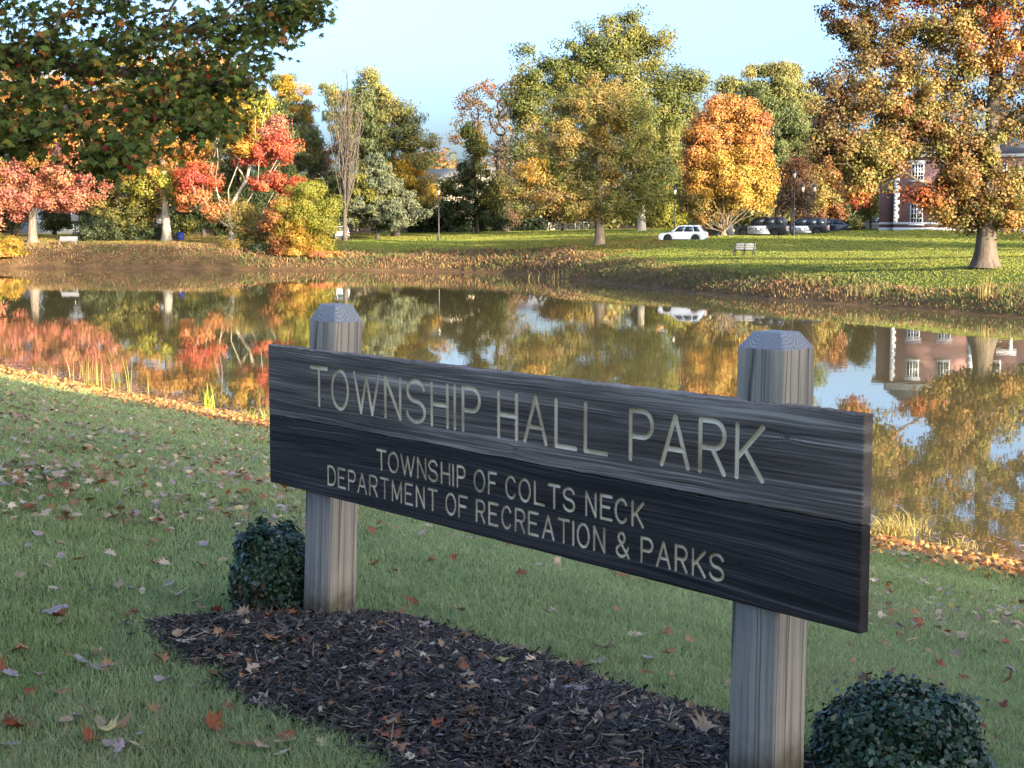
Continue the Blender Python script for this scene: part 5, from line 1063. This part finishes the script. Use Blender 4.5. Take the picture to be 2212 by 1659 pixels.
    if police:
        for s in (1, -1):
            x0_, x1_ = xb+wr+.12, xa-wr-.10; slant = .38; y = s*(hw+.004)
            a = [(x0_-.05, y, gc+.10), (x1_, y, gc+.10), (x1_-.02, y, belt-.05), (x0_+slant, y, belt-.05)]; b = [(x, yy-s*.02, z) for x, yy, z in a]
            dp = MB().hexa(a+b if s < 0 else b+a).build('door_panel', P_WHITE, root); dp['label'] = 'white door panel lettered POLICE'
            mb = MB(); LW = x1_-x0_
            if s > 0: strokes(mb, 'POLICE', x1_-.16, belt-.52, .30, .26, .075, s*(hw+.010), .034, -1); strokes(mb, 'COLTS NECK', x1_-.34, belt-.70, .085, .10, .045, s*(hw+.010), .012, -1)
            else: strokes(mb, 'POLICE', x0_+.30, belt-.52, .30, .26, .075, s*(hw+.010), .034, 1)
            mb.build('lettering', M_INK, dp)
        mb = MB()
        for (y, z, w_, h_) in [(-.55, .95, .22, .16), (-.2, 1.0, .24, .2), (.28, .98, .3, .24), (.62, .9, .16, .2), (-.6, .66, .2, .14), (.3, .70, .4, .12)]: mb.box((r-.012, y, z), (.025, w_, h_))
        mb.build('rear_decal', M_DECAL, root)
        if roofbar: MB().box(((tr+tf)/2+.2, 0, H+.05), (.30, 1.25, .10)).build('light_bar', M_LENS, root, .03)
    for s in (1, -1):
        if shape in ('suv', 'van'): MB().tube([(tr+.2, s*(yt-.06), H+.04), (tf-.2, s*(yt-.06), H+.04)], .02, 6).build('roof_rail', M_TRIM, root)
    return root
vehicle('white_suv', 'white sport utility car parked left of the golden orange tree', 'car', 1476, 143, rad(163), 4.45, 1.86, 1.62, P_WHITE, 'hatch', zoff=-.25)
vehicle('slate_suv', 'dark slate car half hidden behind the golden orange tree stems', 'car', 1534, 149, rad(168), 4.7, 1.9, 1.70, P_GREY, 'suv', zoff=-.2)
vehicle('police_suv', 'larger black and white police vehicle lettered POLICE beside the golden orange tree', 'police car', 1643, 149, rad(160), 5.3, 2.0, 1.93, P_BLACK, 'suv', True, True, zoff=-.12)
vehicle('police_suv', 'lower black and white police vehicle behind the lantern lamp', 'police car', 1735, 153, rad(160), 5.0, 1.98, 1.78, P_BLACK, 'suv', True, zoff=-.25)
vehicle('dark_saloon', 'dark blue saloon car facing right beside the police vehicles', 'car', 1806, 158, rad(-14), 4.8, 1.84, 1.45, P_BLUE, 'sedan', zoff=-.2)
vehicle('silver_car', 'pale silver car partly hidden at the brick building corner', 'car', 1887, 166, rad(175), 4.4, 1.8, 1.5, P_SILV, 'hatch', zoff=-.2)
vehicle('silver_van', 'pale van glimpsed behind the bare poplar', 'car', 731, 192, rad(110), 4.4, 1.85, 1.8, P_SILV, 'van', zoff=-.1)

# ------------------------------------------------------------------ buildings
def brickmat():
    m, n, l, b = newmat('red_brick')
    tc = n.new('ShaderNodeTexCoord'); sx = n.new('ShaderNodeSeparateXYZ'); l.new(tc.outputs['Object'], sx.inputs[0]); ad = n.new('ShaderNodeMath'); l.new(sx.outputs['X'], ad.inputs[0]); l.new(sx.outputs['Y'], ad.inputs[1]); mp = n.new('ShaderNodeCombineXYZ'); l.new(ad.outputs[0], mp.inputs[0]); l.new(sx.outputs['Z'], mp.inputs[1])
    k = n.new('ShaderNodeTexBrick'); k.inputs['Scale'].default_value = 2.6; k.inputs['Color1'].default_value = (.25, .11, .09, 1); k.inputs['Color2'].default_value = (.18, .08, .07, 1); k.inputs['Mortar'].default_value = (.30, .26, .24, 1); k.inputs['Mortar Size'].default_value = .018
    l.new(mp.outputs[0], k.inputs['Vector']); l.new(k.outputs['Color'], b.inputs['Base Color']); b.inputs['Roughness'].default_value = .9; return m
BR = brickmat(); M_STONE = plain('pale_stone', (.62, .61, .60), .8, noise=.08, scale=3); M_ROOF = plain('slate_roof', (.10, .105, .12), .8, noise=.3, scale=5)
def brick_house():
    d = 151.0; a = at(1930, 497, d); z0 = h1(a[0]+3, d)-.15; root = empty('brick_building', (a[0], d, z0), rad(-15), 'two storey red brick building with white quoins behind the old oak', 'building'); k = d/F_
    WD = (2100-1930)*k; H = 7.3
    mb = MB(); mb.box((WD/2, 3.0, H/2), (WD, 6.0, H)); mb.box((-.72, 4.2, H/2), (1.44, 5.0, H)); mb.box((WD+5.5, 4.4, H/2), (11, 5.2, H)); mb.build('wall', BR, root)
    mb = MB(); mb.box((WD/2, -.02, .12), (WD+.12, .16, .55)); mb.box((-.75, 1.68, .12), (1.5, .14, .55)); mb.box((WD+5.55, 1.76, .12), (11, .14, .55)); mb.build('plinth', M_STONE, root)
    mb = MB(); mb.box((WD/2, -.03, .80), (WD+.14, .14, .22)); mb.box((-.78, 1.66, .80), (1.42, .14, .22)); mb.box((WD+5.6, 1.74, .80), (11, .14, .22)); mb.build('belt_course', M_STONE, root)
    mb = MB()
    for x0 in (0, WD):
        for i in range(17):
            w = .52 if i % 2 else .38; sx = 1 if x0 == 0 else -1; mb.box((x0+sx*(w/2-.03), -.012, 1.1+i*.36), (w, .10, .352))
    mb.build('quoin', M_STONE, root)
    for x in (1977, 2041):
        for z, hh in ((1.75, 1.85), (5.85, 1.5)):
            xc = (x-1930)*k; w = MB().box((xc, -.005, z), (1.24, .10, hh+.16)).build('window', M_WHITE, root)
            MB().box((xc, -.06, z), (1.04, .03, hh)).build('pane', M_GLASS, w)
            mb = MB()
            for q in (-.26, 0, .26): mb.box((xc+q, -.085, z), (.045 if q else .10, .03, hh))
            for q in (-.3, .0, .3): mb.box((xc, -.083, z+q*hh*.8), (1.04, .022, .04))
            mb.build('glazing_bars', M_WHITE, w)
            MB().box((xc, -.04, z+hh/2+.24), (1.6, .14, .26)).build('lintel', M_STONE, w); MB().box((xc, -.08, z-hh/2-.16), (1.5, .22, .13)).build('sill', M_STONE, w)
    for xc in (WD+2.2, WD+5.0, WD+8.0):
        for z, hh in ((1.75, 1.85), (5.85, 1.5)):
            w = MB().box((xc, 1.79, z), (1.24, .10, hh+.16)).build('window', M_WHITE, root); MB().box((xc, 1.735, z), (1.04, .03, hh)).build('pane', M_GLASS, w)
    MB().lathe([(.26,.0),(.26,.2),(.2,.3),(.17,3.6),(.24,3.75),(.24,3.9)], 14, (WD+3.6, .6, 0)).build('column', M_WHITE, root)
    MB().box((WD+3.2, 1.0, 4.05), (1.9, 1.6, .3)).build('porch_roof', M_WHITE, root, .02)
    mb = MB(); mb.box((WD/2, 2.95, H+.18), (WD+.7, 6.7, .36)); mb.box((WD/2, 2.95, H+.46), (WD+1.1, 7.1, .2)); mb.box((-1.0, 4.2, H+.17), (1.7, 5.6, .34)); mb.box((WD+5.9, 4.5, H+.17), (11, 5.8, .34)); mb.build('cornice', M_WHITE, root)
    mb = MB(); z = H+.57; mb.hexa([(-.6,-.65,z),(WD+.6,-.65,z),(WD+.6,6.6,z),(-.6,6.6,z),(2.6,2.8,z+2.7),(WD-2.6,2.8,z+2.7),(WD-2.6,3.1,z+2.7),(2.6,3.1,z+2.7)])
    z = H+.35; mb.hexa([(WD+.62,1.5,z),(WD+11.5,1.5,z),(WD+11.5,7.4,z),(WD+.62,7.4,z),(WD+.62,4.4,z+2.2),(WD+9,4.4,z+2.2),(WD+9,4.6,z+2.2),(WD+.62,4.6,z+2.2)]); mb.build('roof', M_ROOF, root)
brick_house()
M_BEIGE = plain('beige_siding', (.36, .31, .23), .8, noise=.06, scale=2); M_BROOF = plain('beige_roof', (.36, .31, .22), .85, noise=.12, scale=3); M_SIDING = plain('white_siding', (.30, .33, .37), .7, noise=.06, scale=2)
def house(px, d, wd, dp, hw_, hr, rz, wall, roof, label, nwin):
    p = at(px, 495, d); z0 = h1(p[0], p[1])-.2; root = empty('house', (p[0], p[1], z0), rz, label, 'house', 'houses behind the trees')
    MB().prism([(-dp/2,0),(dp/2,0),(dp/2,hw_),(0,hw_+hr-.12),(-dp/2,hw_)], -wd/2, wd/2).build('wall', wall, root)
    mb = MB(); e = .45; sl = hr/(dp/2)
    for s in (1, -1):
        a = [(0,-wd/2-e,hw_+hr),(s*(dp/2+e),-wd/2-e,hw_-sl*e),(s*(dp/2+e),wd/2+e,hw_-sl*e),(0,wd/2+e,hw_+hr)]; b = [(x, y, z+.2) for x, y, z in a]; mb.hexa(a+b if s > 0 else b+a)
    mb.build('roof', roof, root)
    for i in range(nwin):
        y = -wd/2+wd*(i+.5)/nwin
        for s in (1, -1):
            for z in ([1.6, 4.4] if hw_ > 5 else [1.6]):
                w = MB().box((s*dp/2, y, z), (.12, 1.1, 1.5)).build('window', M_WHITE, root); MB().box((s*(dp/2+.05), y, z), (.06, .9, 1.3)).build('pane', M_GLASS, w)
    for i in range(2):
        for s in (1, -1):
            w = MB().box((-dp/4+i*dp/2, s*wd/2, 1.7), (1.1, .12, 1.5)).build('window', M_WHITE, root); MB().box((-dp/4+i*dp/2, s*(wd/2+.05), 1.7), (.9, .06, 1.3)).build('pane', M_GLASS, w)
house(985, 246, 14, 11, 6.6, 3.6, rad(62), M_BEIGE, M_BROOF, 'beige gabled house seen between the golden pine and the dark cedar', 4)
house(175, 240, 16, 9, 5.6, 3.0, rad(85), M_SIDING, M_ROOF, 'white sided house glimpsed under the pink maple', 5)
house(1130, 262, 11, 9, 3.2, 2.6, rad(80), M_BEIGE, M_ROOF, 'low pale house glimpsed behind the dark clipped hedge', 3)

# ------------------------------------------------------------------ hedge, fence, bins and small things
def hedge():
    rng = np.random.default_rng(8); a, b = at(880, 500, 228), at(1180, 500, 226); L = np.linalg.norm((b-a)[:2]); z0 = h1((a[0]+b[0])/2, 227)
    root = empty('hedge', (a[0], a[1], z0-.1), math.atan2(b[1]-a[1], b[0]-a[0]), 'long dark clipped hedge along the back of the lawn', 'hedge'); k = 9000
    P = np.stack([rng.uniform(0, L, k), rng.normal(size=k)*.5, rng.uniform(.05, 2.1, k)], 1); V, F = leaf_quads(P, rng.normal(size=(k, 3))+np.array([0, -.6, .4]), .38, .22, rng)
    col = np.array([.022, .032, .016])*rng.uniform(.6, 1.5, (k, 1)); link('foliage', npmesh('foliage', V, F, np.repeat(col, 4, 0)), M_NEEDLE, root)
    V, F, off = [], [], 0
    for i in range(60):
        x = (i+.5)*L/60; v, f = tube(np.array([[x, 0, -.1], [x+rng.normal()*.1, 0, .8], [x+rng.normal()*.2, rng.normal()*.2, 1.6]]), [.05, .04, .02], 5); V.append(v); F.append(f+off); off += len(v)
    link('stems', npmesh('stems', np.concatenate(V), np.concatenate(F)), B_DARK, root)
hedge()
def fence():
    a, b = at(1185, 500, 214), at(1300, 500, 214); L = np.linalg.norm((b-a)[:2]); z0 = h1((a[0]+b[0])/2, 214)
    root = empty('chain_link_fence', (a[0], a[1], z0), 0, 'low chain link fence behind the small dark stemmed tree', 'fence'); m = plain('galvanised', (.32, .32, .31), .5, metal=.5)
    for i in range(5): MB().lathe([(.04,-.1),(.04,1.25),(.005,1.3)], 8, (L*i/4, 0, 0)).build('post', m, root)
    mb = MB(); mb.tube([(0,0,1.22),(L,0,1.22)], .025, 6); mb.build('rail', m, root); mb = MB(); n = int(L/.22)
    for i in range(n+6):
        for s in (1, -1):
            x0 = i*.22-1.1 if s > 0 else i*.22; x1 = x0+s*1.1
            pa, pb = (x0, 0.06), (x1, 1.2)
            if min(x0, x1) < 0 or max(x0, x1) > L: continue
            mb.tube([(pa[0], .0, pa[1]), (pb[0], .0, pb[1])], .006, 3, False)
    mb.build('wire_mesh', m, root)
fence()
def drum(px, py, d, r, h, col, name, label, cat):
    p = at(px, py, d); z0 = h1(p[0], p[1]); root = empty(name, (p[0], p[1], z0), 0, label, cat); m = plain(name+'_plastic', col, .45, noise=.1, scale=5)
    MB().lathe([(r*.9,0),(r*.95,.03),(r,.30*h),(r*1.04,.33*h),(r,.36*h),(r,.63*h),(r*1.04,.66*h),(r,.69*h),(r*.94,.97*h)], 20).build('body', m, root); MB().lathe([(r*.97,.965*h),(r*.97,h),(r*.6,h+.03),(.02,h+.035)], 20).build('lid', m, root)
drum(390, 521, 178, .42, .95, (.02, .05, .30), 'barrel', 'bright blue barrel at the foot of the lime and orange maple', 'barrel')
drum(378, 520, 179, .36, .85, (.20, .12, .07), 'litter_bin', 'brown litter bin beside the blue barrel', 'bin')
def signboard(px, py, d, w, h, hb, col, label):
    p = at(px, py, d); z0 = h1(p[0], p[1]); root = empty('notice_board', (p[0], p[1], z0), 0, label, 'sign')
    MB().tube([(0,.05,-.1),(0,.05,hb+h)], .05, 6).build('post', M_BLACK, root); MB().box((0, 0, hb+h/2), (w, .04, h)).build('panel', plain('board_panel', col, .6), root, .01)
signboard(347, 520, 180, .8, 1.1, 2.0, (.35, .37, .40), 'grey notice board just left of the lime and orange maple trunk')
signboard(163, 518, 185, .9, .7, 2.2, (.55, .55, .52), 'small white board on a post behind the pale bench')

# leaf crumbs on the mulch
def crumbs():
    rng = np.random.default_rng(404); k = 5200; P = np.stack([rng.uniform(x0, x1, k), rng.uniform(y0, y1, k)], 1); P = P[inpoly(P, BED)]; pd = polydist(P, BED)
    keep = rng.uniform(0, 1, len(P)) < .22+.6*np.exp(-pd/.08)*(vnoise(P[:, 0]*3, P[:, 1]*3, 8) > .45); P = P[keep]; k = len(P)
    Q = np.stack([P[:, 0], P[:, 1], bedz(P[:, 0], P[:, 1])+rng.uniform(.012, .035, k)], 1); V, F = lobed_leaves(Q, rng.normal(size=(k, 3))*.5+np.array([0, 0, 1]), .038, rng, (0, 0, 0))
    A = np.array([(.30,.20,.13),(.24,.13,.08),(.42,.34,.24),(.20,.10,.06)]); col = A[rng.integers(4, size=k)]*rng.uniform(.6, 1.2, (k, 1))
    tag(link('leaf_crumbs', npmesh('leaf_crumbs', V, F, np.repeat(col, len(LEAFO), 0)), M_DRY), 'small broken brown leaf pieces lying over the black mulch', 'leaf litter', kind='stuff')
crumbs()
